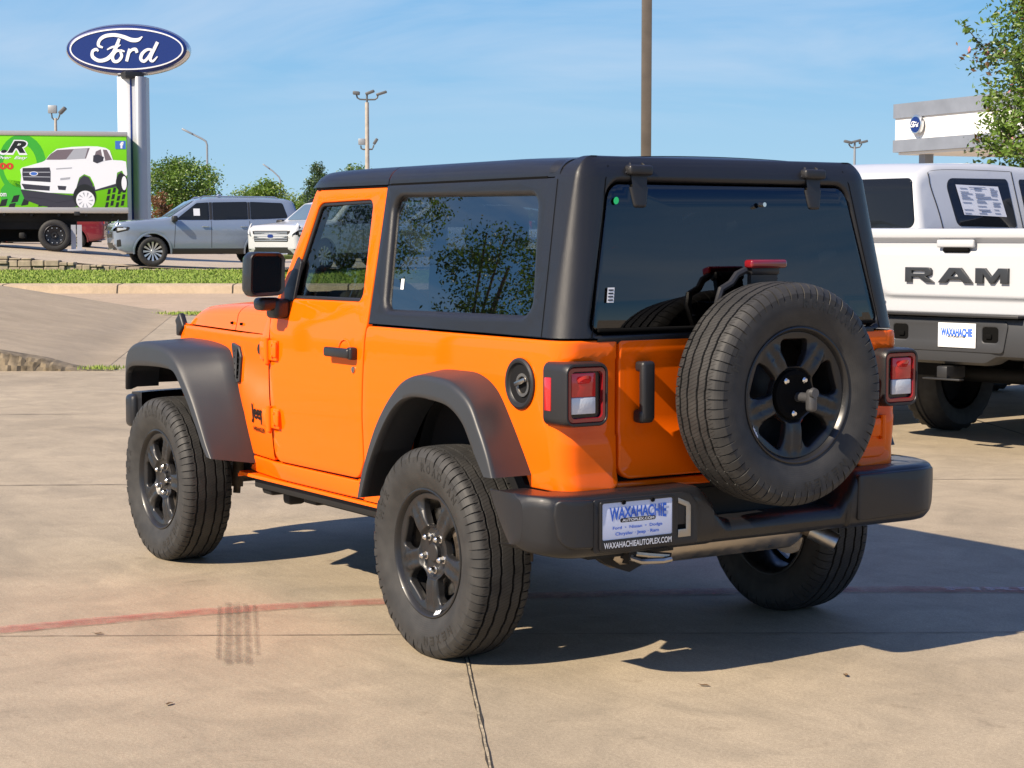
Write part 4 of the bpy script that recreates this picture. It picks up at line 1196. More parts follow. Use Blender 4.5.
# road strip and far kerb
sheet('road', [[GL(L, d, .012) for L in (-60,-30,-15,0,15,30,60)] for d in (36, 43, 49.9)], 'road_concrete')
m = MB(); rows = []
for L in [-60+2.0*i for i in range(60)]:
    rows.append([GL(L, 49.55, .0), GL(L, 49.60, .20), GL(L, 49.68, .235), GL(L, 50.4, .258), GL(L, 50.42, .20)])
m.grid(rows); tag(m.build('far_kerb', 'kerb_concrete', sharp=30), kind='structure')
for L in [-44+3.05*i for i in range(26)]:
    m = MB(); m.grid([[GL(L, 49.542, .0), GL(L, 49.592, .202), GL(L, 49.675, .241), GL(L, 50.38, .264)], [GL(L+.035, 49.542, .0), GL(L+.035, 49.592, .202), GL(L+.035, 49.675, .241), GL(L+.035, 50.38, .264)]])
    tag(m.build('kerb_joint', 'crack', sharp=None), kind='structure')
def lot_z(L, d): return max(.55, min(1.3, .56-.086*(L+10.46)))
def vz(d): return .245+.30*sm01((d-50.3)/4.2)
mat('turf', (.19, .25, .045), .9, var=(2.5, .35), bump=(30, .8))
sheet('verge', [[GL(L, d, vz(d)) for L in [-60+3*i for i in range(40)]] for d in (50.4,51,51.6,52.2,53,53.8,54.6)], 'turf')
# grass blades on the verge: one mass
for nm, c in (('grass_a', (.21,.30,.045)), ('grass_b', (.17,.26,.036)), ('grass_c', (.27,.33,.07))): mat(nm, c, .8)
random.seed(11)
m = MB()
for i in range(15000):
    L = random.uniform(-17.5, -4.0); d = random.uniform(50.45, 54.3)
    p = GL(L, d, vz(d)); h = random.uniform(.025, .075); a = random.uniform(0, PI); w = .022
    q = Vector((math.cos(a)*w, math.sin(a)*w, 0)); t = Vector((random.uniform(-.05,.05), random.uniform(-.05,.05), h))
    m.add([p-q, p+q, p+t], [(0,1,2)], random.choice((0,0,1,1,2)))
# tuft at the tip of the drive kerb, tuft in the near kerb
for i in range(700):
    L, d = random.gauss(-6.2, .35), random.gauss(36.5, .25); p = GL(L, d, .01)
    h = random.uniform(.02, .06); a = random.uniform(0, PI); q = Vector((math.cos(a)*.014, math.sin(a)*.014, 0)); m.add([p-q, p+q, p+Vector((random.uniform(-.02,.02),0,h))], [(0,1,2)], random.choice((0,1,2)))
for i in range(260):
    L, d = random.gauss(-4.62, .13), random.gauss(21.2, .10); p = GL(L, d, .02)
    h = random.uniform(.015, .05); a = random.uniform(0, PI); q = Vector((math.cos(a)*.008, math.sin(a)*.008, 0)); m.add([p-q, p+q, p+Vector((random.uniform(-.02,.02),0,h))], [(0,1,2)], random.choice((1,2)))
tag(m.build('grass', ['grass_a','grass_b','grass_c'], sharp=None, recalc=False), 'short bright green grass on the verge behind the kerb', 'grass', kind='stuff')
sheet('upper_lot', [[GL(L, d, lot_z(L, d)) for L in [-90+3*i for i in range(70)]] for d in (54.5,56,58,60,63,66,75,90,120,180)], 'upper_concrete')
m = MB(); random.seed(5)
L = -28.
while L < -10.2:
    w = random.uniform(.35, .8); top = lot_z(L+w/2, 54.5)
    z = .50
    while z < top-.03:
        h = min(random.uniform(.12, .22), top-z+.02)
        ww = w*random.uniform(.4, .6)
        for a, b in ((0, ww), (ww, w)):
            c = GL(L+(a+b)/2, 54.25+random.uniform(-.05,.05), z+h/2)
            m.rbox(c, (.42+random.uniform(-.04,.04), b-a-.02, h-.015), .02, 1, rot=Matrix.Rotation(CYAW+random.uniform(-.05,.05), 3, 'Z'))
        z += h
    L += w
sw = tag(m.build('stone_wall', 'stone', sharp=30), 'low rough stone retaining wall behind the grass verge, sinking to the right', 'wall')

mat('dry_leaf', (.16,.10,.05), .8)
for i, (x, y, a) in enumerate(((1.55,2.05,.3),(1.0,1.75,1.2),(-.15,1.95,2.1),(-.9,.35,.7),(2.6,1.7,1.9),(-1.05,-.15,2.6))):
    m = MB(); m.grid([[(-.022,0,.002),(-.008,-.007,.006),(.010,-.007,.004),(.024,0,.008)],[(-.022,0,.002),(-.008,.0,.003),(.010,0,.002),(.024,0,.008)],[(-.022,0,.002),(-.008,.007,.007),(.010,.008,.006),(.024,0,.008)]])
    o = tag(m.build('fallen_leaf', 'dry_leaf'), 'small dry brown leaf lying on the sunlit concrete', 'leaf', 'dry leaves on the concrete'); o.location = (x, y, .002); o.rotation_euler = (0, 0, a)

# ================================================================== background vehicles
def tyre_simple(m, c, r, w, k=0, n=56, lug=.012):
    prof = [(-w*.40, r*.62),(-w*.5, r*.72),(-w*.5, r*.88),(-w*.42, r*.965),(-w*.34, r),(-w*.12, r),(-w*.10, r*.975),(-w*.06,r*.975),(-w*.04, r),(w*.04, r),(w*.06,r*.975),(w*.10,r*.975),(w*.12, r),(w*.34, r),(w*.42, r*.965),(w*.5, r*.88),(w*.5, r*.72),(w*.40, r*.62)]
    rows = []
    for i in range(n):
        a = 2*PI*i/n; row = []
        for y, rr in prof:
            q = rr
            if abs(y) > w*.3 and rr > r*.9 and i % 2: q -= lug
            row.append((c[0]+q*math.cos(a), c[1]+y, c[2]+q*math.sin(a)))
        rows.append(row)
    m.grid(rows, cv=True, k=k)
def bg_wheel(root, x, s, y, r, w, rim_r, spokes, rimmat, facemat, lug=.012):
    wh = empty('wheel', (x, s*y, r), 0 if s > 0 else PI, parent=root)
    m = MB(); tyre_simple(m, (0,0,0), r, w, lug=lug); m.build('tyre', 'bg_rubber', wh, sharp=40)
    m = MB(); m.lathe([(w*.42, rim_r*1.04),(w*.46, rim_r*1.0),(w*.40, rim_r*.95),(w*.0, rim_r*.90),(-w*.4, rim_r*1.0)], 40); m.lathe([(w*.05, 0),(w*.05, rim_r*.9)], 40, k=1)
    m.build('rim', [rimmat, 'matte_black'], wh)
    m = MB(); m.lathe([(w*.40,0),(w*.40, rim_r*.16),(w*.33, rim_r*.22),(w*.1,rim_r*.22)], 24)
    for i in range(spokes):
        a = 2*PI*i/spokes; ca, sa = math.cos(a), math.sin(a)
        def P(r_, t_, y_): return (r_*ca-t_*sa, y_, r_*sa+t_*ca)
        hw = rim_r*(.30 if spokes <= 6 else .13); h0 = rim_r*(.12 if spokes <= 6 else .045)
        rows = []
        for (rr, hh, yy) in ((rim_r*.14, h0, w*.36), (rim_r*.6, (h0+hw)/2, w*.36), (rim_r*.96, hw, w*.42)):
            rows.append([P(rr, -hh, yy-w*.12), P(rr, -hh*.85, yy), P(rr, hh*.85, yy), P(rr, hh, yy-w*.12)])
        m.grid(rows)
    m.build('spokes', facemat, wh)
    return wh
mat('bg_rubber', (.022,.022,.022), .7, var=(20,.3))
mat('silver_paint', (.23, .285, .38), .32, .35, coat=1.0)
mat('white_car', (.475, .495, .525), .35, 0, coat=.6)
mat('maroon_paint', (.16, .012, .025), .3, 0, coat=1.0)
mat('car_glass', (.010, .012, .015), .06, spec=.35)
mat('screen_glass', (.10, .15, .20), .06, spec=1.0)
mat('trim_black', (.018, .018, .019), .45)
mat('silver_rim', (.62, .62, .62), .28, .8)
mat('dark_rim', (.03, .03, .033), .3, .5)
mat('shiny_trim', (.62, .63, .65), .2, .9)
mat('lamp_glass', (.55, .58, .62), .1, .3, coat=1.0)
mat('shut_line', (.02, .02, .022), .8)
mat('ford_blue', (.003, .022, .155), .4, coat=.1)
mat('sign_white', (.78, .80, .82), .35)
mat('sheet_paper', (.62, .64, .70), .6)
mat('sheet_ink', (.20, .24, .34), .6)
mat('dark_plastic', (.034, .036, .040), .5)
mat('letter_dark', (.026, .03, .036), .4)

def slab(mb, out, ymap, b=.05, crown=.02, wells=(), gu=(), gv=(), kbody=0, kwell=1, nseg=10):
    """car shell: two side sheets with rounded rims, joined by a crowned strip along the side outline"""
    for s in (1, -1):
        panel(mb, out, lambda u, v, d, s=s: (u, s*(ymap(u, v)-d), v), t=b, b=b*.98, gu=gu, gv=gv, nb=4, k=kbody)
    rows_ = []; o = []
    if area(out) > 0: pts = out
    else: pts = out[::-1]
    n = len(pts)
    nrm = []
    for i in range(n):
        a, c = Vector(pts[i-1]), Vector(pts[(i+1) % n]); d = (c-a); nrm.append(Vector((d.y, -d.x)).normalized())
    for i in range(n):
        u, v = pts[i]; row = []
        well = any(math.hypot(u-cx, v-cz) < cr*1.06 for cx, cz, cr in wells)
        for j in range(nseg+1):
            t = 1-2*j/nseg
            cr = 0 if well else crown*(1-t*t)
            row.append((u+nrm[i].x*cr, (ymap(u, v)-b)*t, v+nrm[i].y*cr))
        rows_.append((row, well))
    base = len(mb.v)
    mb.v += [p for r, _ in rows_ for p in r]
    for i in range(n):
        i2 = (i+1) % n; k = kwell if rows_[i][1] and rows_[i2][1] else kbody
        for j in range(nseg):
            mb.f.append((base+i*(nseg+1)+j, base+i*(nseg+1)+j+1, base+i2*(nseg+1)+j+1, base+i2*(nseg+1)+j)); mb.mi.append(k)
def arch(cx, cz, r, zb, n=12):
    """bottom-edge wheel arch, going forward (+x) to back"""
    a0 = math.asin(max(-1, min(1, (zb-cz)/r)))
    return [(cx+r*math.cos(a0+(PI-2*a0)*i/n), cz+r*math.sin(a0+(PI-2*a0)*i/n)) for i in range(n+1)]

def make_suv(name, label, cat, paint, group=None, rim='silver_rim', face='silver_rim', ford=True):
    r = tag(empty(name), label, cat, group)
    fx, rx = 1.62, -1.49
    zb = .36
    def ymap(x, z):
        y = 1.0
        if x > 2.0: y -= .17*((x-2.0)/.68)**3
        if x < -2.2: y -= .08*((-2.2-x)/.47)**2
        if z > 1.16: y -= .27*(z-1.16)
        if z < .75: y -= .05*((.75-z)/.35)**2
        y += .012*max(0, 1-((z-1.02)/.14)**2)
        return y
    bottom = [(2.30,zb)] + arch(fx,.42,.50,zb) + arch(rx,.42,.50,zb) + [(-2.45,zb+.06)]
    outl = [(2.55,.44),(2.66,.62),(2.68,.98),(2.66,1.16),(2.52,1.235),(1.35,1.335),(1.12,1.37),(.38,1.86),(.0,1.925),(-1.2,1.935),(-2.2,1.895),(-2.42,1.84),(-2.60,1.32),(-2.66,1.0),(-2.64,.62),(-2.56,.45)]
    rad = [.08,.10,.08,.06,.07,.5,.12,.25,.5,.8,.5,.12,.1,.1,.08,.05]
    outl = rounded(outl, rad, 5)
    # join: outline runs front-bottom -> over the roof -> rear-bottom, then bottom back to the front
    full = outl + [(-2.45, zb+.06)] + arch(rx,.42,.50,zb)[::-1] + arch(fx,.42,.50,zb)[::-1] + [(2.30,zb)]
    m = MB(); slab(m, full, ymap, .07, .03, ((fx,.42,.5),(rx,.42,.5)), gu=frange(-2.7,2.7,.16), gv=frange(.4,1.95,.09))
    body = m.build('body', [paint, 'matte_black'], r, sharp=40)
    # glass
    def sidep(mname, nm, poly, rr, par=r, lift=.004, t=.01, parent_s=None):
        os_ = []
        for s in (1, -1):
            mm = MB(); panel(mm, rounded(poly, rr, 4), lambda u, v, d: (u, s*(ymap(u, v)+lift-d), v), t=t, b=.003, gu=frange(-2.6,2.6,.2), gv=frange(.4,1.9,.12)); os_.append(mm.build(nm, mname, par))
        return os_
    sidep('car_glass', 'window', [(.98,1.30),(.02,1.29),(.02,1.80),(.36,1.775)], [.03,.03,.03,.1])
    sidep('car_glass', 'window', [(-.08,1.29),(-1.08,1.31),(-1.08,1.82),(-.08,1.80)], .03)
    sidep('car_glass', 'window', [(-1.16,1.31),(-2.24,1.36),(-2.10,1.79),(-1.16,1.82)], [.03,.06,.08,.03])
    sidep('shiny_trim', 'window_trim', [(1.02,1.285),(-2.26,1.34),(-2.26,1.325),(1.02,1.268)], .004)
    # windscreen: follows the slope between hood and roof
    m = MB()
    def wsx(v): return 1.10-.735*(v-1.36)/.49
    panel(m, rounded([(-.80,1.385),(.80,1.385),(.70,1.825),(-.70,1.825)], .05, 4), lambda u, v, d: (wsx(v)+.035+.03*(1-(u/.8)**2)+.012-d, u, v+.018), t=.015, b=.004, gu=frange(-.8,.8,.16))
    m.build('windscreen', 'screen_glass', r)
    m = MB(); panel(m, rounded([(-.74,1.36),(.74,1.36),(.66,1.78),(-.66,1.78)], .05, 4), lambda u, v, d: (-2.60-.035+(v-1.32)*.35-.02*(1-(u/.8)**2)-.004+d, u, v), t=.01, b=.003, gu=frange(-.8,.8,.16)); m.build('rear_window', 'car_glass', r)
    for nm, mt, poly, rr in (('headlight_wrap', 'trim_black', [(2.62,.93),(2.30,1.00),(2.22,1.10),(2.60,1.115)], .03), ('lamp_lens', 'lamp_glass', [(2.58,.985),(2.36,1.03),(2.33,1.065),(2.58,1.07)], .015), ('side_intake', 'trim_black', [(2.60,.55),(2.48,.56),(2.50,.76),(2.60,.74)], .02)):
        sidep(mt, nm, poly, rr, lift=.010 if nm == 'lamp_lens' else .004)
    sidep('trim_black', 'pillar', [(.015,1.30),(-.075,1.30),(-.075,1.80),(.015,1.80)], .004, lift=.0025)
    sidep('trim_black', 'pillar', [(-1.085,1.32),(-1.155,1.32),(-1.155,1.81),(-1.085,1.81)], .004, lift=.0025)
    # lower cladding
    for s in (1, -1):
        m = MB(); panel(m, rounded([(1.10,.34),(-.98,.34),(-.98,.50),(1.10,.50)], .02, 3), lambda u, v, d: (u, s*(ymap(u, v)+.012-d), v), t=.03, b=.01, gu=frange(-1,1.1,.2)); m.build('rocker_cladding', 'trim_black', r)
        for cx in (fx, rx):
            m = MB(); rows = []
            for a in [R(-8)+R(196)*i/24 for i in range(25)]:
                row = []
                for rr, dy in ((.495,-.03),(.495,.012),(.515,.016),(.545,.012),(.55,-.01)):
                    x, z = cx+rr*math.cos(a), .42+rr*math.sin(a); row.append((x, s*(ymap(x, z)+dy), z))
                rows.append(row)
            m.grid(rows); m.build('arch_trim', paint, r)
        # shut lines
        m = MB()
        for x0, x1 in ((1.02,.98),(-.03,-.03),(-1.12,-1.12)):
            m.grid([[(x0+(x1-x0)*t-.006, s*(ymap(x0, .52+.76*t)+.0025), .52+.76*t), (x0+(x1-x0)*t+.006, s*(ymap(x0, .52+.76*t)+.0025), .52+.76*t)] for t in [i/8 for i in range(9)]])
        m.build('shut_line', 'shut_line', body)
        for x in (.14, -.96):
            m = MB(); m.rbox((x, s*(ymap(x,1.12)+.03), 1.12), (.22,.03,.035), .01); m.build('door_handle', 'shiny_trim', r)
        m = MB(); m.rbox((1.02, s*1.10, 1.33), (.16,.24,.17), .05, 3); m.rbox((1.03, s*.98, 1.27), (.1,.12,.06), .02); m.build('mirror', 'trim_black', r)
        m = MB(); m.tube([(.25,s*.72,1.90),(.15,s*.72,1.965),(-1.9,s*.70,1.955),(-2.0,s*.70,1.90)], .022, 8); m.build('roof_rail', 'shiny_trim' if paint == 'silver_paint' else 'trim_black', r)
        # headlight cluster
        m = MB(); 
        def fy(u, v): return 2.66+.03*(1-(u/.9)**2)- (.30*max(0, (abs(u)-.62)/.3)**2)
        panel(m, rounded([(s*.62,.88),(s*.88,.90),(s*.90,1.08),(s*.60,1.10)], .03, 3), lambda u, v, d: (fy(u, v)+.012-d, u, v), t=.03, b=.008, gu=frange(-.9,.9,.08)); m.build('headlight', 'trim_black', r)
        hl = r.children[-1]
        m = MB(); 
        for q in (.68,.77): m.rbox((fy(q,1)+.012, s*q, 1.0), (.02,.055,.055), .012)
        m.rbox((fy(.84,1)+.0, s*.85, .99), (.03,.02,.16), .006); m.build('lamp_lens', 'lamp_glass', hl)
        m = MB(); m.rbox((2.62, s*.74, .62), (.06,.16,.08), .02); m.build('fog_lamp', 'trim_black', r)
        m = MB(); m.rbox((-2.62, s*.84, 1.20), (.09,.16,.34), .03); m.build('tail_light', 'red_lens', r)
        for cx in (fx, rx): bg_wheel(r, cx, s, .86, .42, .28, .285, 12, rim, face)
    m = MB(); panel(m, rounded([(-.60,.80),(.60,.80),(.62,1.10),(-.62,1.10)], .04, 4), lambda u, v, d: (2.66+.03*(1-(u/.9)**2)+.014-d, u, v), t=.02, b=.01, gu=frange(-.6,.6,.1)); gr = m.build('grille', 'trim_black', r)
    m = MB()
    for z in (.845,.90,.955,1.01,1.06): 
        m.grid([[(2.66+.03*(1-(u/.9)**2)+.022, u, z-.012),(2.66+.03*(1-(u/.9)**2)+.022, u, z+.012)] for u in [-.58+.116*i for i in range(11)]])
    m.build('grille_bar', 'shiny_trim', gr)
    m = MB(); m.lathe([(0,.0),(0,.06),(-.01,.07)], 28, 'x', (0,0,0)); 
    bo = m.build('badge', 'ford_blue', gr); bo.scale = (1,1.7,.75); bo.location = (2.715,0,.955)
    m = MB(); panel(m, rounded([(-.75,.46),(.75,.46),(.80,.66),(-.80,.66)], .05, 4), lambda u, v, d: (2.66+.03*(1-(u/.9)**2)-.05*(.66-v)/.2+.01-d-.15*max(0,(abs(u)-.55)/.25)**2, u, v), t=.02, b=.01, gu=frange(-.8,.8,.1)); m.build('lower_grille', 'trim_black', r)
    m = MB(); panel(m, rounded([(-.55,.44),(.55,.44),(.60,.50),(-.60,.50)], .02, 4), lambda u, v, d: (2.665+.03*(1-(u/.9)**2)-d, u, v), t=.02, b=.01, gu=frange(-.8,.8,.1)); m.build('skid_plate', 'shiny_trim', r)
    # price sheet in the front door window
    m = MB(); panel(m, [(.46,1.42),(.28,1.42),(.28,1.62),(.46,1.62)], lambda u, v, d: (u, ymap(u, v)+.008, v), t=0, b=0); m.build('price_sheet', 'sheet_paper', r)
    m = MB(); m.tube([(-.35,0,1.95),(-.42,0,2.02),(-.50,0,2.03)], [.05,.045,.01], 8); m.build('antenna_fin', paint, r)
    m = MB(); m.box((0,0,.40),(4.6,1.5,.12)); m.build('underbody', 'matte_black', r)
    return r

def tilt_place(o, P, yaw): o.location = P; o.rotation_euler = (0, 0, yaw)
silver = make_suv('parked_suv', 'silver blue full-size suv parked nose left on the upper lot behind the verge', 'suv', 'silver_paint', 'suvs parked on the upper lot', 'dark_rim', 'silver_rim')
yS = CYAW + PI/2 + R(19)
Pf = G(155, 55.0, .64)
silver.scale = (1.045,)*3; tilt_place(silver, Pf - Vector((math.cos(yS)*1.62-math.sin(yS)*.9, math.sin(yS)*1.62+math.cos(yS)*.9, 0)), yS)
white = make_suv('parked_suv', 'white full-size suv with chrome-barred grille, half hidden behind the orange hood and mirror', 'suv', 'white_car', 'suvs parked on the upper lot')
yW = CYAW + PI/2 + R(56)
white.scale = (1.05,)*3; tilt_place(white, G(335, 55.2, .52), yW)
far_a = copy_tree(white); tilt_place(far_a, G(436, 57.5, .55), CYAW+PI/2+R(20)); far_a['label'] = 'white full-size suv seen dimly through the left rear side glass'
maroon = make_suv('parked_suv', 'dark red vehicle seen under the green trailer', 'suv', 'maroon_paint', 'suvs parked on the upper lot')
tilt_place(maroon, G(40, 74, .95), CYAW+PI/2+R(4))

# ---- pickups
def make_pickup(label):
    r = tag(empty('pickup_truck'), label, 'pickup truck', 'white pickups parked side by side')
    # origin: ground below the tailgate centre; x forward
    L0 = 0.0
    rx, fx = 1.16, 5.05; R_ = .438; zb = .66
    def ymap(x, z):
        y = .985
        if x > 5.3: y -= .16*((x-5.3)/.75)**2
        if z > 1.50: y -= .30*(z-1.50)
        if z < .95: y -= .05*((.95-z)/.3)**2
        y += .02*max(0, 1-((z-1.22)/.10)**2)
        if 0.55 < x < 1.75 : y += .02*max(0, 1-((x-1.15)/.6)**2)*max(0, 1-((z-1.1)/.4)**2)
        return y
    # bed shell: outer sides and tail posts
    def ymb(x, z): return ymap(x, z)
    bed = [(1.95,zb),(1.95,1.515),(.02,1.515),(.02,.93),(.06,.80),(.30,.74)] 
    bo = rounded([(.02,1.515),(.02,.93),(.30,.74)], [.03,.05,.05], 4) + arch(rx,.50,.54,.74)[::-1] + [(2.56,.70),(2.56,1.515)]
    m = MB()
    for s in (1, -1):
        panel(m, bo, lambda u, v, d: (u, s*(ymap(u, v)-d), v), t=.07, b=.02, gu=frange(0,2.6,.12), gv=frange(.7,1.5,.08))
        m.rbox((.055, s*.875, 1.22), (.11,.19,.56), .02, 2)
        m.rbox((1.3, s*.93, 1.50), (2.53,.10,.045), .015, 2)
        m.grid([[(x, s*.87, z) for x in (.05,2.56)] for z in (.95,1.5)])
    m.box((2.55,0,1.2),(.05,1.75,.60)); m.box((1.3,0,.95),(2.5,1.75,.05))
    bed_o = m.build('bed', 'white_car', r, sharp=40)
    for s in (1, -1):
        m = MB(); rows = []
        for a in [R(-5)+R(190)*i/24 for i in range(25)]:
            x0, z0 = rx+.54*math.cos(a), .50+.54*math.sin(a); rows.append([(x0, s*y, z0) for y in (.95,.55)])
        m.grid(rows); m.build('wheel_well', 'matte_black', r)
        m = MB(); m.rbox((.012, s*.90, 1.20), (.05,.15,.42), .025, 3); tl = m.build('tail_light', 'red_lens', r)
        m = MB(); m.rbox((-.010, s*.90, 1.09), (.02,.11,.10), .008); m.build('reverse_lens', 'clear_lens', tl)
    # tailgate with sculpted recess
    def tgx(u, v):
        x = -.012
        # spoiler lip at the top, shallow trough below it, raised field, lower step
        if v > 1.44: x -= .030*sm01((v-1.44)/.02)
        a = sm01((.80-abs(u))/.05)
        x += .020*sm01((1.44-v)/.02)*sm01((v-1.345)/.03)
        arc = 1.06+.05*sm01((abs(u)-.55)/.16)
        x += .024*sm01((arc-v)/.03)
        return x
    m = MB(); panel(m, rounded([(-.785,.935),(.785,.935),(.785,1.515),(-.785,1.515)], .02, 4), lambda u, v, d: (tgx(u, v)+d, u, v), t=.06, b=.012, gu=frange(-.8,.8,.05), gv=[.94+.012*i for i in range(48)])
    tg_ = m.build('tailgate', 'white_car', r, sharp=40)
    m = MB(); m.rbox((-.020, 0, 1.415), (.03,.30,.055), .012, 3); m.build('handle', 'white_car', tg_)
    m = MB(); m.rbox((-.014, 0, 1.372), (.028,.21,.034), .012, 3); m.build('handle_pocket', 'gap_black', tg_)
    # block letters with slab serifs, built as outlines (front faces left-right as seen from behind)
    def letter(polys, x0, w, h):
        mm = MB()
        for p, hs_ in polys:
            panel(mm, [(x0+u*w, v*h) for u, v in p], lambda u, v, d: (-.034+d, -u, 1.20+v), t=.03, b=.004, holes=[[(x0+a*w, c*h) for a, c in q] for q in hs_])
        return mm
    Rl = [([(-.5,-.5),(-.26,-.5),(-.26,-.14),(-.02,-.14),(.24,-.5),(.54,-.5),(.24,-.10),(.42,-.02),(.46,.12),(.46,.30),(.40,.46),(.28,.5),(-.5,.5)], [[(-.26,.08),(.20,.08),(.22,.12),(.22,.24),(.20,.28),(-.26,.28)]])]
    Al = [([(-.54,-.5),(-.28,-.5),(-.20,-.28),(.20,-.28),(.28,-.5),(.56,-.5),(.20,.5),(-.18,.5)], [[(-.12,-.08),(.12,-.08),(.01,.24)]])]
    Ml = [([(-.5,-.5),(-.26,-.5),(-.26,.10),(-.06,-.5),(.06,-.5),(.26,.10),(.26,-.5),(.5,-.5),(.5,.5),(.20,.5),(0,-.06),(-.20,.5),(-.5,.5)], [])]
    for pl, x0, w in ((Rl,-.293,.228),(Al,0.0,.252),(Ml,.293,.256)):
        letter(pl, x0, w, .102).build('lettering', 'letter_dark', tg_, sharp=40)
    vs, fs = text_fit('2500', .13, .03, bold=.03)
    m = MB(); m.add([(-.012, .66-v.x, 1.02+v.y) for v in vs], fs); m.build('model_badge', 'letter_dark', tg_, sharp=None)
    # bumper
    m = MB(); rows = []
    for i in range(61):
        y = -.99+1.98*i/60; a = abs(y); x = -.13+.02*a*a + (.10*((a-.80)/.19)**2 if a > .80 else 0)
        zt, zl = .925, .60+.05*sm01((a-.30)/.12)
        if a < .36: x2 = x
        rows.append([(.05,y,zt),(x+.05,y,zt),(x+.012,y,zt-.01),(x,y,zt-.035),(x,y,zl+.06),(x+.012,y,zl+.02),(x+.05,y,zl),(.05,y,zl)])
    m.grid(rows)
    for rr in (rows[0], rows[-1]): m.add(rr, [tuple(range(8))])
    bp = m.build('rear_bumper', 'dark_plastic', r, sharp=40)
    m = MB(); m.rbox((-.10,0,.935),(.16,1.2,.02),.006); m.build('step_pad', 'trim_black', bp)
    m = MB(); panel(m, rounded([(-.46,.69),(.46,.69),(.50,.90),(-.50,.90)], .03, 4), lambda u, v, d: (-.136+d, u, v), t=.01, b=.004, holes=[rounded([(.30,.76),(.42,.76),(.42,.86),(.30,.86)], .02, 3), rounded([(-.42,.76),(-.30,.76),(-.30,.86),(-.42,.86)], .02, 3)], hb=.01)
    m.build('plate_recess', 'dark_plastic', bp)
    for s in (1, -1):
        m = MB(); m.box((-.1285, s*.36,.81),(.004,.13,.11)); m.rbox((-.135,s*.35,.80),(.02,.05,.035),.01); m.build('bumper_step', 'gap_black', bp)
    m = MB(); m.rbox((-.142,-.105,.80),(.006,.300,.165),.004); pl = m.build('license_plate', 'sign_white', r)
    vs, fs = text_fit('WAXAHACHIE', .25, .055, bold=.05); m = MB(); m.add([(-.1465,-.105-v.x,.82+v.y) for v in vs], fs); m.build('plate_lettering', 'plate_blue', pl, sharp=None)
    vs, fs = text_fit('AUTOPLEX.COM', .14, .014, bold=.03); m = MB(); m.add([(-.1465,-.105-v.x,.79+v.y) for v in vs], fs); m.build('plate_lettering', 'plate_black', pl, sharp=None)
    m = MB(); m.rbox((-.05,0,.545),(.22,.085,.085),.01); m.rbox((-.14,0,.500),(.06,.30,.012),.004); m.build('hitch_receiver', 'trim_black', r)
    # cab (modelled for a short bed, then moved forward behind the long one)
    before = set(r.children)
    cabo = [(1.99,.70),(1.99,1.52),(2.06,1.93),(2.30,2.035),(3.0,2.055),(3.7,2.02),(4.38,1.56),(4.55,1.50),(5.75,1.42),(5.98,1.30),(6.05,.95),(5.98,.66)]
    cr = rounded(cabo, [.02,.05,.14,.3,.6,.4,.15,.2,.3,.12,.1,.05], 5)
    full = cr + arch(fx,.50,.54,.66)[::-1][::-1] + []
    m = MB(); slab(m, cr + arch(fx,.50,.54,.66), ymap, .06, .02, ((fx,.5,.54),), gu=frange(2,6.05,.15), gv=frange(.7,2.05,.08))
    cab = m.build('cab', ['white_car', 'matte_black'], r, sharp=40)
    def sidep(mname, nm, poly, rr, par, lift=.004, t=.01, b=.003):
        for s in (1, -1):
            mm = MB(); panel(mm, rounded(poly, rr, 5), lambda u, v, d: (u, s*(ymap(u, v)+lift-d), v), t=t, b=b, gu=frange(2,4.5,.15), gv=frange(.7,2,.08)); mm.build(nm, mname, par)
    sidep('car_glass', 'window', [(2.44,1.545),(3.16,1.535),(3.16,1.93),(2.40,1.925)], [.05,.03,.03,.09], r)
    sidep('car_glass', 'window', [(3.30,1.535),(4.26,1.535),(3.76,1.93),(3.30,1.93)], [.03,.05,.12,.03], r)
    for s in (1, -1):
        m = MB()
        for (poly) in ([(2.26,.80),(2.26,1.55),(2.22,1.90),(2.34,1.985),(3.22,1.99)],[(3.23,.74),(3.23,1.99)],[(4.36,.74),(4.36,1.50)]):
            pts = smooth_path([(a, 0, b) for a, b in poly], 40) if len(poly) > 2 else [Vector((poly[0][0], 0, poly[0][1]+(poly[1][1]-poly[0][1])*i/20)) for i in range(21)]
            m.grid([[(p.x-.005, s*(ymap(p.x, p.z)+.0025), p.z), (p.x+.005, s*(ymap(p.x, p.z)+.0025), p.z+.004)] for p in pts])
        m.build('shut_line', 'shut_line', cab)
        for x in (2.42, 3.42):
            m = MB(); m.rbox((x, s*(ymap(x,1.36)+.03),1.36),(.22,.03,.04),.012); m.build('door_handle', 'white_car', r)
        m = MB(); m.rbox((4.18, s*1.20, 1.68),(.12,.24,.32),.05,3); m.rbox((4.2,s*1.02,1.58),(.08,.2,.06),.02); m.build('mirror', 'trim_black', r)
        m = MB(); m.rbox((6.0, s*.74, 1.16),(.14,.34,.20),.05,3); m.build('headlight', 'clear_lens', r)
        m = MB(); m.rbox((3.1, s*.97,.60),(2.1,.14,.07),.02); m.build('side_step', 'trim_black', r)
    # price sheet in the rear door window, right side
    m = MB(); panel(m, [(2.54,1.635),(3.05,1.62),(3.02,1.865),(2.51,1.875)], lambda u, v, d: (u, -(ymap(u, v)+.008), v), t=0, b=0, gv=[1.7,1.8]); ps = m.build('price_sheet', 'sheet_paper', r)
    m = MB()
    rq = random.Random(4)
    for i in range(15):
        v0 = 1.645+.0142*i
        for u0, wd in ((2.55, .14), (2.72, .16), (2.91, .10)):
            if rq.random() < .72:
                w_ = wd*rq.uniform(.5, 1); m.add([(u, -(ymap(u, v)+.011), v) for u, v in ((u0,v0),(u0+w_,v0-.003),(u0+w_,v0+.004),(u0,v0+.007))], [(0,1,2,3)])
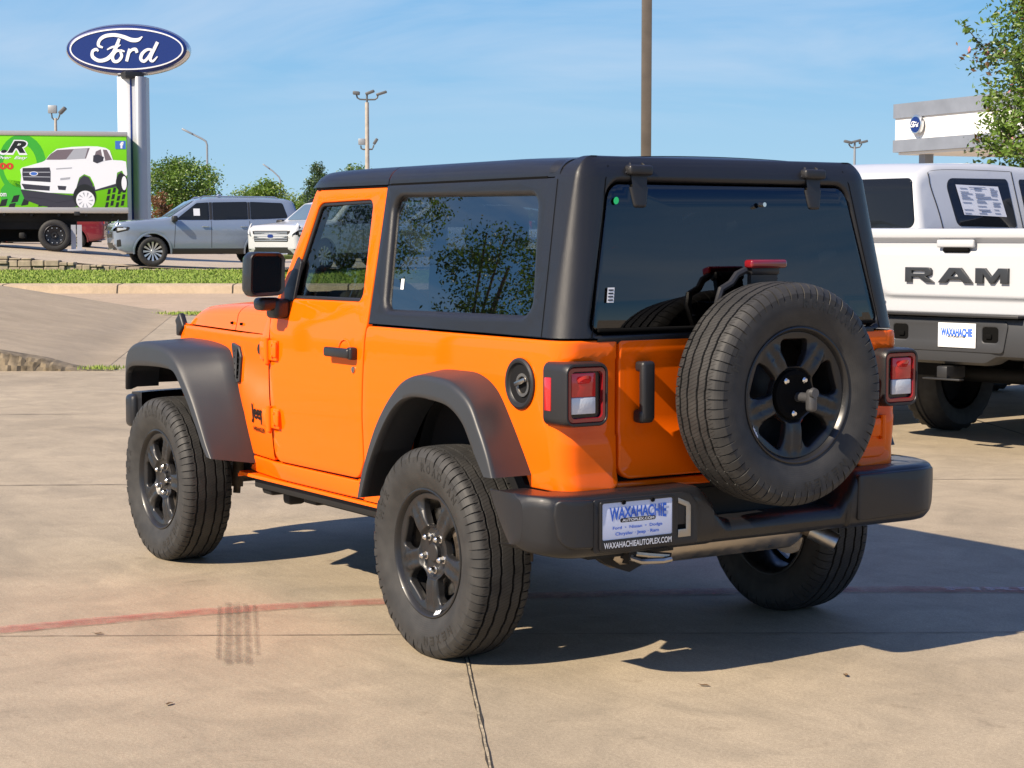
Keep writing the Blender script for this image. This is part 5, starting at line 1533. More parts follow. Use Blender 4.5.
    for u0, v0, u1, v1 in ((2.72,1.765,2.90,1.782),(2.74,1.665,2.86,1.678),(2.66,1.850,2.86,1.857)):
        m.add([(u, -(ymap(u, v)+.013), v) for u, v in ((u0,v0),(u1,v0),(u1,v1),(u0,v1))], [(0,1,2,3)])
    m.build('sheet_print', 'sheet_ink', ps, sharp=None)
    m = MB(); panel(m, rounded([(-.93,1.53),(.93,1.53),(.83,1.92),(-.83,1.92)], .05, 5), lambda u, v, d: (1.986+.17*(v-1.52)-.022*(1-(u/.9)**2)-.003+d, u, v), t=.01, b=.004, gu=frange(-.9,.9,.1), gv=[1.6,1.7,1.8]); m.build('rear_window', 'car_glass', r)
    m = MB(); m.rbox((2.07,0,1.965),(.03,.36,.035),.01); m.build('high_brake_light', 'red_lens', r)
    def wsx(v): return 4.42-.72*(v-1.54)/.46
    m = MB(); panel(m, rounded([(-.80,1.58),(.80,1.58),(.70,1.97),(-.70,1.97)], .06, 4), lambda u, v, d: (wsx(v)+.05+.03*(1-(u/.8)**2)-d, u, v+.02), t=.01, b=.004, gu=frange(-.8,.8,.16)); m.build('windscreen', 'screen_glass', r)
    m = MB(); panel(m, rounded([(-.58,.85),(.58,.85),(.58,1.28),(-.58,1.28)], .05, 4), lambda u, v, d: (6.08-d, u, v), t=.03, b=.015); m.build('grille', 'trim_black', r)
    m = MB(); m.rbox((6.05,0,.70),(.22,1.86,.24),.06,3); m.build('front_bumper', 'dark_plastic', r)
    for ch in r.children:
        if ch not in before: ch.location.x += .62
    for s in (1, -1):
        for cx in (rx, fx): bg_wheel(r, cx+(.62 if cx > 3 else 0), s, .86, R_, .30, .25, 6, 'dark_rim', 'dark_rim', lug=.022)
    m = MB()
    for s in (1, -1): m.box((3.2, s*.42,.72),(6.2,.09,.18))
    m.cyl((rx,-.8,R_),(rx,.8,R_),.06,.06,16); m.lathe([(-.2,.03),(-.1,.14),(0,.19),(.1,.14),(.2,.03)], 20, 'y', (rx,.0,R_)); m.cyl((fx+.62,-.8,R_),(fx+.62,.8,R_),.05,.05,16)
    m.box((3.6,0,.80),(5.4,1.7,.06)); m.tube([(3.2,-.35,.66),(1.6,-.55,.66),(.4,-.62,.62),(-.05,-.62,.60)], .045, 10)
    m.build('chassis', 'under_black', r)
    return r
truckA = make_pickup('white pickup with big dark block letters and a dealer plate across its tailgate end')
yA = CYAW - R(48)
PA = G(957, 13.15, 1.2); PA.z = 0
truckA.location = PA; truckA.rotation_euler = (0, 0, yA); truckA.scale = (1.03,)*3
truckB = copy_tree(truckA)
hA = Vector((math.cos(yA), math.sin(yA), 0)); lA = Vector((-hA.y, hA.x, 0))
truckB.location = PA + lA*2.58 - hA*1.22
truckB.rotation_euler = (0, 0, yA-R(6))
truckB['label'] = 'white crew-cab pickup with a price sheet in its rear door window'

# ================================================================== green trailer
mat('green_wrap', (.20, .66, .012), .5, spec=.3)
mat('green_deep', (.04, .38, .03), .4)
mat('ink_black', (.012, .014, .014), .4)
mat('art_white', (.74, .77, .82), .4)
mat('art_grey', (.36, .38, .43), .4)
mat('art_dark', (.035, .035, .05), .4)
mat('art_red', (.55, .05, .02), .4)
mat('art_glass', (.16, .13, .15), .4)
mat('fb_blue', (.05, .15, .52), .4)
mat('aluminium', (.55, .52, .48), .4, .5)
tr = tag(empty('box_trailer'), 'green wrapped box trailer with a white pickup picture, black wheel below', 'trailer')
TD = 64.0
TO = G(127, TD, 4); trX = -AR - AX*.205; trY = math.atan2(trX.y, trX.x)
tr.location = (TO.x, TO.y, 0); tr.rotation_euler = (0, 0, trY)     # local x runs to the left in the picture, -... y points away? see T()
kx_ = TD/(FOC*1024)
ZT, ZB = 1.5045+(HZ-136)*kx_, 1.5045+(HZ-208)*kx_
tl_, td_ = trX.normalized().dot(AR), trX.normalized().dot(AX); TOL = (127-512)/(FOC*1024)*TD
def TX(px):                              # local x on the side wall of an image column
    q = (px-512)/(FOC*1024); return (q*TD-TOL)/(tl_-q*td_)
def TZ(py, px=64): return 1.5045+(HZ-py)*kx_*(1+TX(px)*td_/TD)
# local axes: x to picture-left, y = towards the lens side is +y rotated; determine sign
fy_s = 1 if (Matrix.Rotation(trY, 3, 'Z') @ Vector((0,1,0))).dot(AX) < 0 else -1
LEN = 13.0
m = MB(); m.rbox((LEN/2, -fy_s*1.25, (ZT+ZB)/2), (LEN, 2.5, ZT-ZB), .03, 2); m.build('box', 'green_wrap', tr)
m = MB(); m.rbox((LEN/2, -fy_s*1.25, ZT+.04), (LEN+.06, 2.56, .16), .03); m.build('top_rail', 'aluminium', tr)
m = MB(); m.rbox((LEN/2, -fy_s*1.25, ZB-.09), (LEN+.06, 2.56, .20), .03); m.build('floor_rail', 'aluminium', tr)
m = MB(); m.box((LEN/2, -fy_s*1.25, ZB-.33),(LEN,1.1,.26))
for i in range(14): m.box((.5+.9*i, -fy_s*1.25, ZB-.24),(.08,2.4,.10))
m.box((LEN/2+1, -fy_s*2.2, ZB-.7),(LEN-3,.2,.9))
m.build('frame', 'under_black', tr)
m = MB(); m.rbox((TX(76), fy_s*.01, ZB-.20),(.20,.06,.14),.02); m.build('marker_light', 'trim_black', tr)
lot0 = lot_z(-15.7, 64)
def tr_wheel(px, yy):
    wh = empty('wheel', (TX(px), yy, lot0+.54), 0 if fy_s > 0 else PI, parent=tr)
    m = MB(); tyre_simple(m, (0,0,0), .54, .30); m.build('tyre', 'bg_rubber', wh)
    m = MB(); m.lathe([(.14,.36),(.15,.34),(.05,.30),(.02,.0)], 32); m.lathe([(.03,0.0),(.08,.06),(.08,.10),(.03,.12)], 20); m.build('rim', 'dark_rim', wh)
    m = MB()
    for i in range(10): a = 2*PI*i/10; m.cyl((.26*math.cos(a),.04,.26*math.sin(a)),(.26*math.cos(a),.065,.26*math.sin(a)),.022,.02,8)
    m.build('wheel_nut', 'silver_rim', wh)
for px in (53, -20):
    for yy in (-fy_s*.2, -fy_s*2.3): tr_wheel(px, yy)
m = MB(); m.rbox((TX(20), -fy_s*1.25, lot0+.54),(.2,2.0,.2),.05); m.box((TX(20),-fy_s*1.25,lot0+.9),(3.6,.9,.3)); m.build('bogie', 'under_black', tr)
m = MB()
for px in (72, 78): m.box((TX(px), -fy_s*.25, lot0+.45),(.16,.12,.9))
m.rbox((TX(75),-fy_s*.25,lot0+.04),(.6,.4,.06),.01); m.build('landing_leg', 'art_grey', tr)
# artwork, printed flat on the wrap (thin raised films)
lift = [0.004]
def art(name, mname, polys, layer):
    m = MB()
    for p in polys:
        m_ = p if isinstance(p, list) else p
        bm = bmesh.new(); vs = [bm.verts.new((TX(a), fy_s*.002*layer, TZ(b, a))) for a, b in m_]
        es = [bm.edges.new((vs[i-1], vs[i])) for i in range(len(vs))]
        bmesh.ops.triangle_fill(bm, use_beauty=True, use_dissolve=True, edges=es); m.bm(bm)
    o = m.build(name, mname, tr, sharp=None); return o
def ell(cx, cy, rx_, ry_, n=28, a0=0, a1=2*PI): return [(cx+rx_*math.cos(a0+(a1-a0)*i/n), cy+ry_*math.sin(a0+(a1-a0)*i/n)) for i in range(n)]
art('wrap_shade', 'green_deep', [ell(22,165,24,30)], 1)
art('wrap_swirl', 'green_wrap', [ell(20,166,17,22)], 2)
art('wrap_swirl', 'green_deep', [[(0,190),(8,180),(22,182),(30,190),(22,205),(6,206),(0,204)]], 2)
# tread splashes
spl = []
for (a, b) in ((2,203),(14,199),(24,202),(32,197),(41,203),(10,207),(50,205)): spl.append([(a-4,b+4),(a-1,b-3),(a+5,b-4),(a+3,b+3)])
for i in range(5):
    for j in range(3):
        a, b = 106+i*5.2+j*1.2, 205-j*6.5-(i % 2)*1.5
        if a < 126: spl.append([(a-1.8,b+2.6),(a-.6,b-2.4),(a+2.2,b-2.6),(a+1.2,b+2.2)])
art('tread_print', 'ink_black', spl, 3)
# pickup picture
art('picture_shadow', 'art_dark', [[(20,190),(74,196),(76,207),(60,209),(40,206),(24,200)],[(92,187),(116,182),(116,187),(92,192)]], 4)
art('picture_body', 'art_white', [[(20,170),(22,168),(42,162.5),(45,161),(50,155),(57,149.5),(72,147.5),(88,146.8),(98,147),(106,148.5),(110,151),(113,160.5),(122,161),(126,162),(127,175),(125,178),(122,171),(117,173),(115.5,184),(95,190),(93.5,184),(90,177),(84,174.5),(79,178),(76.5,186),(74,194),(48,193),(21,189.5),(20,184),(21,176)]], 5)
art('picture_glass', 'art_glass', [[(46,160.2),(51,154.5),(57.5,150.5),(90,148.6),(86,159),(60,160.2)],[(93,162),(96,152),(101,149.8),(107,150.5),(112,160.2),(104,161.5)]], 6)
art('picture_glare', 'art_grey', [[(66,160),(74,149.8),(88,149),(85,159)]], 7)
art('picture_pillar', 'art_white', [[(103.3,161.3),(101,149.6),(103,149.8),(105.4,161.2)]], 7)
art('picture_grille', 'art_dark', [[(22.5,168.5),(49.5,167.8),(50.5,172),(50.2,182.5),(23,181),(22,175)],[(21,184),(49.5,186.5),(49,191),(24,189.5)],[(57,186),(66,186.5),(65,190.5),(58,190)]], 6)
art('picture_grille_bar', 'art_grey', [[(23,172.2),(50,172.2),(50,173),(23,173)],[(23,176.6),(50,177),(50,177.8),(23,177.4)]], 7)
art('picture_emblem', 'art_white', [ell(33.5,174,4.3,2.2,20)], 8)
art('picture_emblem', 'fb_blue', [ell(33.5,174,3.4,1.6,20)], 9)
art('picture_panel', 'art_grey', [[(60,178.5),(70,177.5),(69.5,179.5),(60,180.5)]], 7)
art('picture_headlight', 'art_grey', [[(56,168.8),(72,167.8),(71.5,168.8),(56,169.8)]], 7)
art('picture_arch', 'art_dark', [[(74.5,195),(77,185),(80,178.5),(84,175.8),(88.5,177.5),(92,184),(93,192),(90,205),(78,208),(74,204)],[(116,188),(117.5,175),(121,172.2),(124.3,177),(126,180),(125.5,188),(121,192.5)]], 6)
art('picture_tyre', 'ink_black', [ell(84,197,11.5,12.5,30), ell(121.5,183,6,9,24)], 7)
art('picture_rim', 'art_white', [ell(84.8,200.3,9.3,9.3,30), ell(123.8,183.5,2.6,7.0,24)], 8)
sp = []
for i in range(10):
    a = 2*PI*i/10; c, s_ = math.cos(a), math.sin(a)
    sp.append([(84.8+c*3-s_*.5, 200.3+s_*3+c*.5),(84.8+c*7.6-s_*1.2,200.3+s_*7.6+c*1.2),(84.8+c*7.6+s_*.5,200.3+s_*7.6-c*.5)])
art('picture_spokes', 'art_grey', sp, 9)
art('picture_mirror', 'art_dark', [[(93.5,156),(98,155),(104,157.5),(103,161.5),(97,163.8),(93,162)]], 8)
art('picture_bumper', 'art_dark', [[(21,191.5),(48,194),(72,196),(72,200),(56,203),(44,199),(26,197)]], 7)
def art_text(s_, px, py, w, h, mname, layer, bold=0, shear=0, name='wrap_lettering'):
    vs, fs = text_fit(s_, w*kx_, h*kx_, bold=bold, shear=shear)
    m = MB(); m.add([(TX(px)-v.x, fy_s*.002*layer, TZ(py, px)+v.y) for v in vs], fs); m.build(name, mname, tr, sharp=None)
art_text('.R', 14, 148, 27.5, 15, 'art_white', 4, .075, .35); art_text('.R', 14, 147.5, 24.5, 12, 'ink_black', 5, .04, .35)
art_text('Over  Easy', 12, 158.5, 30, 4, 'art_white', 5, .02, .5)
art_text('500', 3, 166.5, 20, 6.5, 'art_red', 5, .05)
art_text('.com', 1, 195, 9, 3.5, 'art_white', 6, .02)
art('social_badge', 'fb_blue', [[(115.5,141.5),(126,141.5),(126,149.5),(115.5,149.5)]], 5)
art_text('f', 122, 145.6, 3.6, 6.6, 'art_white', 6, .06)

# ================================================================== the Ford pylon
def ribbon(mb, pts, w, fmap, lay):
    P = smooth_path([(a, b, 0) for a, b in pts], 8*len(pts)); L_ = []; Rr = []
    ws_ = w if hasattr(w, '__len__') else [w]*len(pts)
    W_ = smooth_path([(q, 0, 0) for q in ws_], 8*len(pts))
    rows = []
    for i, p in enumerate(P):
        d = (P[min(i+1, len(P)-1)]-P[max(i-1, 0)]).normalized(); nn = Vector((-d.y, d.x, 0))*W_[i].x/2
        rows.append([fmap((p+nn).x, (p+nn).y, lay-.010), fmap((p+nn*.9).x, (p+nn*.9).y, lay), fmap((p-nn*.9).x, (p-nn*.9).y, lay), fmap((p-nn).x, (p-nn).y, lay-.010)])
    mb.grid(rows)
FORD = [  # strokes in oval units
    ([(-.39,.03),(-.46,.065),(-.44,.15),(-.35,.215),(-.20,.235),(-.05,.205),(.08,.155),(.19,.155),(.265,.21)], [.03,.05,.055,.06,.06,.065,.07,.06,.02]),
    ([(-.115,.175),(-.16,.06),(-.22,-.06),(-.32,-.155),(-.45,-.185),(-.555,-.125),(-.56,-.035),(-.50,.0),(-.465,-.03)], [.05,.06,.065,.065,.06,.06,.05,.05,.03]),
    ([(-.32,-.005),(-.24,.035),(-.15,.05),(-.095,.075)], [.02,.035,.035,.015]),
    ([(-.10,-.02),(-.17,-.03),(-.23,-.11),(-.21,-.19),(-.14,-.19),(-.08,-.11),(-.10,-.02),(-.03,-.035)], [.04,.045,.055,.055,.05,.05,.04,.025]),
    ([(.055,.01),(.03,-.08),(.0,-.195)], [.05,.055,.05]),
    ([(.02,-.10),(.08,-.015),(.15,.0),(.175,-.055)], [.03,.045,.055,.05]),
    ([(.42,-.005),(.34,-.005),(.26,-.07),(.235,-.155),(.285,-.195),(.35,-.14),(.415,-.03)], [.035,.045,.055,.055,.05,.045,.035]),
    ([(.515,.12),(.46,.01),(.41,-.09),(.39,-.165),(.435,-.19),(.51,-.115)], [.055,.055,.055,.05,.04,.02]),
]
def ford_oval(root, c, w, h, fx_, fu, thick, names=True):
    """oval sign on the plane spanned by fx_ (to the right as read) and z; fu is the outward normal"""
    def FM(x, y, z): return Vector(c) + fx_*x + Vector((0,0,1))*y + fu*z
    def E(k, z, n=72): return [FM(w/2*k*math.cos(2*PI*i/n), h/2*k*math.sin(2*PI*i/n), z) for i in range(n)]
    def E2(dw, z, n=72): return [FM((w/2-dw)*math.cos(2*PI*i/n), (h/2-dw)*math.sin(2*PI*i/n), z) for i in range(n)]
    q = h
    m = MB(); m.grid([E2(.10*q,-thick), E2(.02*q,-thick), E2(0,-thick*.85), E2(0,-thick*.25), E2(.012*q,-.06*q), E2(.035*q,-.03*q), E2(.045*q,-.05*q)], cu=True); m.add(E2(.10*q,-thick), [tuple(range(72))])
    rim = m.build('sign_rim', 'shiny_trim', root)
    m = MB(); m.grid([E2(.035*q,-.045*q), E2(.06*q,-.02*q), E2(.10*q,-.004*q), E2(.13*q,0)], cu=True); m.add(E2(.13*q,0), [tuple(range(72))])
    f = m.build('sign_face', 'ford_blue', root)
    m = MB(); m.grid([E2(.095*q,.004*q-.004), E2(.098*q,.008*q), E2(.122*q,.010*q), E2(.125*q,.0)], cu=True); m.build('oval_line', 'sign_white', root)
    m = MB()
    for i, (pts, ws_) in enumerate(FORD):
        ribbon(m, [(a*w/2*.98, (b-.005)*w/2*.98) for a, b in pts], [q_*w/2*.98 for q_ in ws_], lambda x, y, z: FM(x, y, z), .012*q+.0006*i)
    m.build('script_lettering', 'sign_white', root)
PD = 66.0; kp = PD/(FOC*1024)
py_ = tag(empty('pylon_sign'), 'tall dealer pylon with a blue oval script sign on a white and grey post', 'sign')
pc = G(131.5, PD, 6); py_.location = (pc.x, pc.y, 0)
toCam = -AX
zs = 1.5045+(HZ-51)*kp
cc = G(128.7, PD, 7.8); cc = Vector((cc.x-pc.x, cc.y-pc.y, zs)) + toCam*.35
ford_oval(py_, cc, 123*kp, 51*kp, AR, toCam, .70)
ztop = 1.5045+(HZ-78)*kp
def along(a, b, z): return tuple(AR*a + toCam*b + Vector((0,0,z)))
def post_half(x0, x1, name, mname, bulge):
    m = MB(); rows = []
    for z in (.3, ztop-.02, ztop):
        k = 1 if z < ztop else .96
        row = [along(x0+(x1-x0)*t, k*(.10+bulge*math.sin(PI*min(1, max(0, t)))), z) for t in [i/10 for i in range(11)]]
        row += [along(x1, -.5, z), along(x0, -.5, z)]
        rows.append(row)
    m.grid(rows, cu=True); m.add(rows[-1], [tuple(range(13))]); return m.build(name, mname, py_)
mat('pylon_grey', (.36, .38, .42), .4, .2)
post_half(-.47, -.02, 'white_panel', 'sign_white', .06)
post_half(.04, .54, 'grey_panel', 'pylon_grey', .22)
m = MB(); m.box(along(.01, -.1, ztop/2+.15), (.1,.1,ztop-.4)); m.grid([[along(-.02,.125,z), along(.04,.125,z)] for z in (.3, ztop-.02)]); m.build('blue_strip', 'ford_blue', py_)
m = MB(); m.rbox((0,0,ztop+.05),(.7,.7,.24),.03); m.build('sign_neck', 'trim_black', py_)

# ================================================================== poles and lamps
mat('pole_concrete', (.40, .36, .31), .7, var=(6,.15))
mat('pole_bronze', (.115, .095, .075), .5, .2, var=(4,.15))
mat('pole_grey', (.30, .32, .34), .5, .4)
mat('lamp_dark', (.10, .105, .11), .5)
def head(m, c, d, size=(.42,.30,.10), tilt=0.0):
    q = Vector(d).to_track_quat('X', 'Z').to_matrix(); m.rbox(c, size, .03, 2, rot=q)
# bronze pole right behind the orange car
bp = tag(empty('light_pole'), 'square bronze light pole rising behind the black hardtop', 'light pole')
P = G(645, 30, 0); bp.location = P
m = MB(); m.rbox((0,0,5.0),(.155,.155,10.0),.012,2,rot=Matrix.Rotation(CYAW,3,'Z')); m.build('pole', 'pole_bronze', bp)
m = MB(); m.rbox((0,0,.25),(.5,.5,.5),.03,2,rot=Matrix.Rotation(CYAW,3,'Z')); m.build('base', 'kerb_concrete', bp)
m = MB(); m.rbox((0,0,10.05),(.16,1.2,.10),.02); head(m,(0,.9,10.05),(0,1,0),(.7,.4,.16)); head(m,(0,-.9,10.05),(0,-1,0),(.7,.4,.16)); m.build('lamp_head', 'pole_bronze', bp)
# pole with three upper and two lower floodlights
D = 72.; k = D/(FOC*1024); Z = lambda py: 1.5045+(HZ-py)*k
fp = tag(empty('floodlight_pole'), 'concrete pole with three floodlights on a crossbar and two lower down', 'light pole')
P = G(368, D, 0); fp.location = (P.x, P.y, .4)
V = lambda px, py, b=0.: AR*((px-368)*k) + toCam*b + Vector((0,0,Z(py)-.4))
m = MB(); m.cyl((0,0,0), V(368,104), .10, .075, 14); m.build('pole', 'pole_concrete', fp)
m = MB(); m.cyl(V(368,110), V(368,95), .04, .04, 8); m.tube([V(357.5,96),V(358.5,99.5),V(361,101),V(368,101.3),V(376,101.2),V(378.3,99.5),V(379,96.5)], .032, 6); m.tube([V(361.5,146.5),V(362,149.5),V(364,150.4),V(373,150.2),V(374,148),V(374.5,146)], .032, 6); m.build('crossbar', 'lamp_dark', fp)
for (px, py, dx, dz, sz) in ((357.5,94.8,-1,.1,(.26,.26,.13)),(371,94.2,1,.38,(.36,.26,.10)),(382.5,95,1,.32,(.42,.26,.09))):
    m = MB(); head(m, V(px,py), AR*dx+Vector((0,0,dz)), sz); m.build('floodlight', 'lamp_dark', fp)
m = MB(); m.rbox(V(362.6,142.8), (.12,.26,.24), .02, rot=Matrix.Rotation(CYAW,3,'Z')); m.build('floodlight', 'pole_grey', fp)
m = MB(); head(m, V(376.3,142.5), AR*.5+Vector((0,0,.8)), (.26,.26,.10)); m.build('floodlight', 'lamp_dark', fp)
# twin floodlight behind the trailer
D = 80.; k2 = D/(FOC*1024)
tf = tag(empty('floodlight_pole'), 'pole with two tilted floodlights showing above the green trailer', 'light pole')
P = G(58.5, D, 0); tf.location = (P.x, P.y, .4)
V2 = lambda px, py, b=0.: AR*((px-58.5)*k2) + toCam*b + Vector((0,0,1.5045+(HZ-py)*k2-.4))
m = MB(); m.cyl((0,0,0), V2(58.5,119.5), .10, .055, 12); m.build('pole', 'pole_concrete', tf)
m = MB(); m.tube([V2(54.5,114),V2(55,119),V2(57,121),V2(60.5,120.8),V2(62,118),V2(63,115)], .035, 6); m.build('crossbar', 'lamp_dark', tf)
m = MB(); m.rbox(V2(55.6,110.8),(.12,.38,.34),.03,rot=Matrix.Rotation(CYAW,3,'Z')); m.build('floodlight', 'pole_grey', tf)
m = MB(); head(m, V2(65.5,112), AR*.75+Vector((0,0,.75)), (.36,.3,.14)); m.build('floodlight', 'lamp_dark', tf)
# thin street lamps
def street_lamp(px, d, pts, label, r=.06):
    k_ = d/(FOC*1024); o = tag(empty('street_lamp'), label, 'street lamp'); P = G(px, d, 0); o.location = (P.x, P.y, 0)
    Q = lambda a, b: AR*((a-px)*k_)+Vector((0,0,1.5045+(HZ-b)*k_))
    m = MB(); m.tube([(0,0,0)]+[Q(*p) for p in pts], r, 8); m.build('pole', 'pole_grey', o)
    e = Q(*pts[-1]); m = MB(); q = Q(*pts[-2]); head(m, e, (e-q), (.6,.25,.1)); m.build('lamp_head', 'pole_grey', o)
street_lamp(208.6, 100, [(208.6,146),(207.6,142.5),(204,140),(196,136),(189,132.5)], 'thin grey street lamp with a single arm reaching left', .055)
street_lamp(281, 150, [(281,181),(280,178),(274,172),(267,167)], 'faint distant street lamp above the low trees', .06)
D = 92.; k3 = D/(FOC*1024)
sl = tag(empty('floodlight_pole'), 'small pole with three floodlights left of the dealership building', 'light pole')
P = G(853, D, 0); sl.location = (P.x, P.y, 0); V3 = lambda px, py: AR*((px-853)*k3)+Vector((0,0,1.5045+(HZ-py)*k3))
m = MB(); m.cyl((0,0,0), V3(853,143), .10, .05, 10); m.build('pole', 'pole_grey', sl)
m = MB(); m.tube([V3(847,145),V3(849,148),V3(853,149),V3(858,148),V3(860,145)], .035, 6); m.build('crossbar', 'lamp_dark', sl)
for (px, py, dx) in ((846.5,143,-1),(854.5,142.2,1),(861.5,143,1)):
    m = MB(); head(m, V3(px,py), AR*dx+Vector((0,0,.25)), (.42,.3,.12)); m.build('floodlight', 'lamp_dark', sl)

# ================================================================== dealership portal
mat('fascia_grey', (.22, .245, .29), .5, .2, var=(1.2,.12))
mat('fascia_white', (.80, .80, .79), .45)
bd = tag(empty('dealership_building'), 'dealership building with a grey and white fascia and a small round blue sign', 'building')
A0 = G(893, 75, 0); A1 = G(1150, 62, 0)
A0.z = A1.z = 0
bd.location = A0
dv = (A1-A0); LB = dv.length; dv.normalize(); nv = Vector((dv.y, -dv.x, 0))
if nv.dot(AX) > 0: nv = -nv
def BP(a, b, z): return dv*a + nv*b + Vector((0,0,z))
def bslab(mb, a0, a1, b0, b1, z0, z1):
    mb.add([BP(a0,b0,z0),BP(a1,b0,z0),BP(a1,b1,z0),BP(a0,b1,z0),BP(a0,b0,z1),BP(a1,b0,z1),BP(a1,b1,z1),BP(a0,b1,z1)], [(0,1,2,3),(4,5,6,7),(0,1,5,4),(1,2,6,5),(2,3,7,6),(3,0,4,7)])
kb = 75/(FOC*1024); ZZ = lambda py: 1.5045+(HZ-py)*kb
z0, z1, z2, z3 = ZZ(153.5), ZZ(141.5), ZZ(120), ZZ(106)
m = MB(); bslab(m, 0, LB, 0, -11, z1, z2); m.build('white_fascia', 'fascia_white', bd)
m = MB(); bslab(m, -.04, LB+.04, .08, -11.1, z2, z3); m.build('upper_band', 'fascia_grey', bd)
m = MB(); bslab(m, -.04, LB+.04, .08, -11.1, z0, z1); m.build('lower_band', 'fascia_grey', bd)
m = MB(); bslab(m, .1, LB-.1, -.1, -10.9, z0-.10, z0-.003); m.build('soffit', 'fascia_white', bd)
for a in (1.1, 12, 22):
    m = MB(); bslab(m, a-.2, a+.2, -.5, -.9, 0, z0-.10); m.build('column', 'fascia_grey', bd)
m = MB(); bslab(m, 6, LB, -4, -10.8, 0, z0-.11); m.build('wall', 'fascia_white', bd)
for i in range(5):
    m = MB(); bslab(m, 6.8+3.6*i, 9.8+3.6*i, -3.96, -3.99, .3, 3.0); m.build('window', 'car_glass', bd)
c = BP(1.62, .10, ZZ(128)); 
m = MB(); q = [c+dv*(.38*math.cos(2*PI*i/36))+Vector((0,0,.38*math.sin(2*PI*i/36))) for i in range(36)]
m.grid([q, [p+nv*.11 for p in q], [c+nv*.13+(p-c)*.92 for p in q]], cu=True); m.add([c+nv*.13+(p-c)*.92 for p in q], [tuple(range(36))]); rs = m.build('round_sign', 'shiny_trim', bd)
m = MB(); q2 = [c+nv*.14+(p-c)*.80 for p in q]; m.add(q2, [tuple(range(36))]); m.build('sign_face', 'ford_blue', rs)
m = MB()
for i, (pts, ws_) in enumerate(FORD): ribbon(m, [(a*.47, b*.47) for a, b in pts], [w_*.6 for w_ in ws_], lambda x, y, z: c+nv*.15+dv*x+Vector((0,0,y))+nv*z, .012+.001*i)
m.build('sign_lettering', 'sign_white', rs)

# ================================================================== trees
def leafmat(name, col, trans=.35):
    m = bpy.data.materials.new(name); m.use_nodes = True; n, l = m.node_tree.nodes, m.node_tree.links
    n.remove(n["Principled BSDF"])
    d = n.new("ShaderNodeBsdfDiffuse"); d.inputs[0].default_value = (*col, 1)
    t = n.new("ShaderNodeBsdfTranslucent"); t.inputs[0].default_value = (col[0]*1.5, col[1]*1.5, col[2]*.8, 1)
    g = n.new("ShaderNodeBsdfGlossy"); g.inputs['Roughness'].default_value = .45; g.inputs[0].default_value = (.9,.9,.9,1)
    a = n.new("ShaderNodeMixShader"); a.inputs[0].default_value = trans; b = n.new("ShaderNodeMixShader"); b.inputs[0].default_value = .05
    l.new(d.outputs[0], a.inputs[1]); l.new(t.outputs[0], a.inputs[2]); l.new(a.outputs[0], b.inputs[1]); l.new(g.outputs[0], b.inputs[2]); l.new(b.outputs[0], n["Material Output"].inputs[0])
    M[name] = m
leafmat('leaf_a', (.105,.185,.028)); leafmat('leaf_b', (.150,.250,.038)); leafmat('leaf_c', (.070,.130,.024)); leafmat('leaf_y', (.17,.235,.04)); leafmat('leaf_dk', (.030,.062,.020))
leafmat('leaf_brown', (.17,.075,.03)); leafmat('blossom_pink', (.55,.22,.26)); leafmat('leaf_rust', (.13,.07,.03)); leafmat('leaf_blue', (.045,.085,.045))
mat('bark', (.13,.10,.075), .9, var=(12,.3), bump=(20,.6))
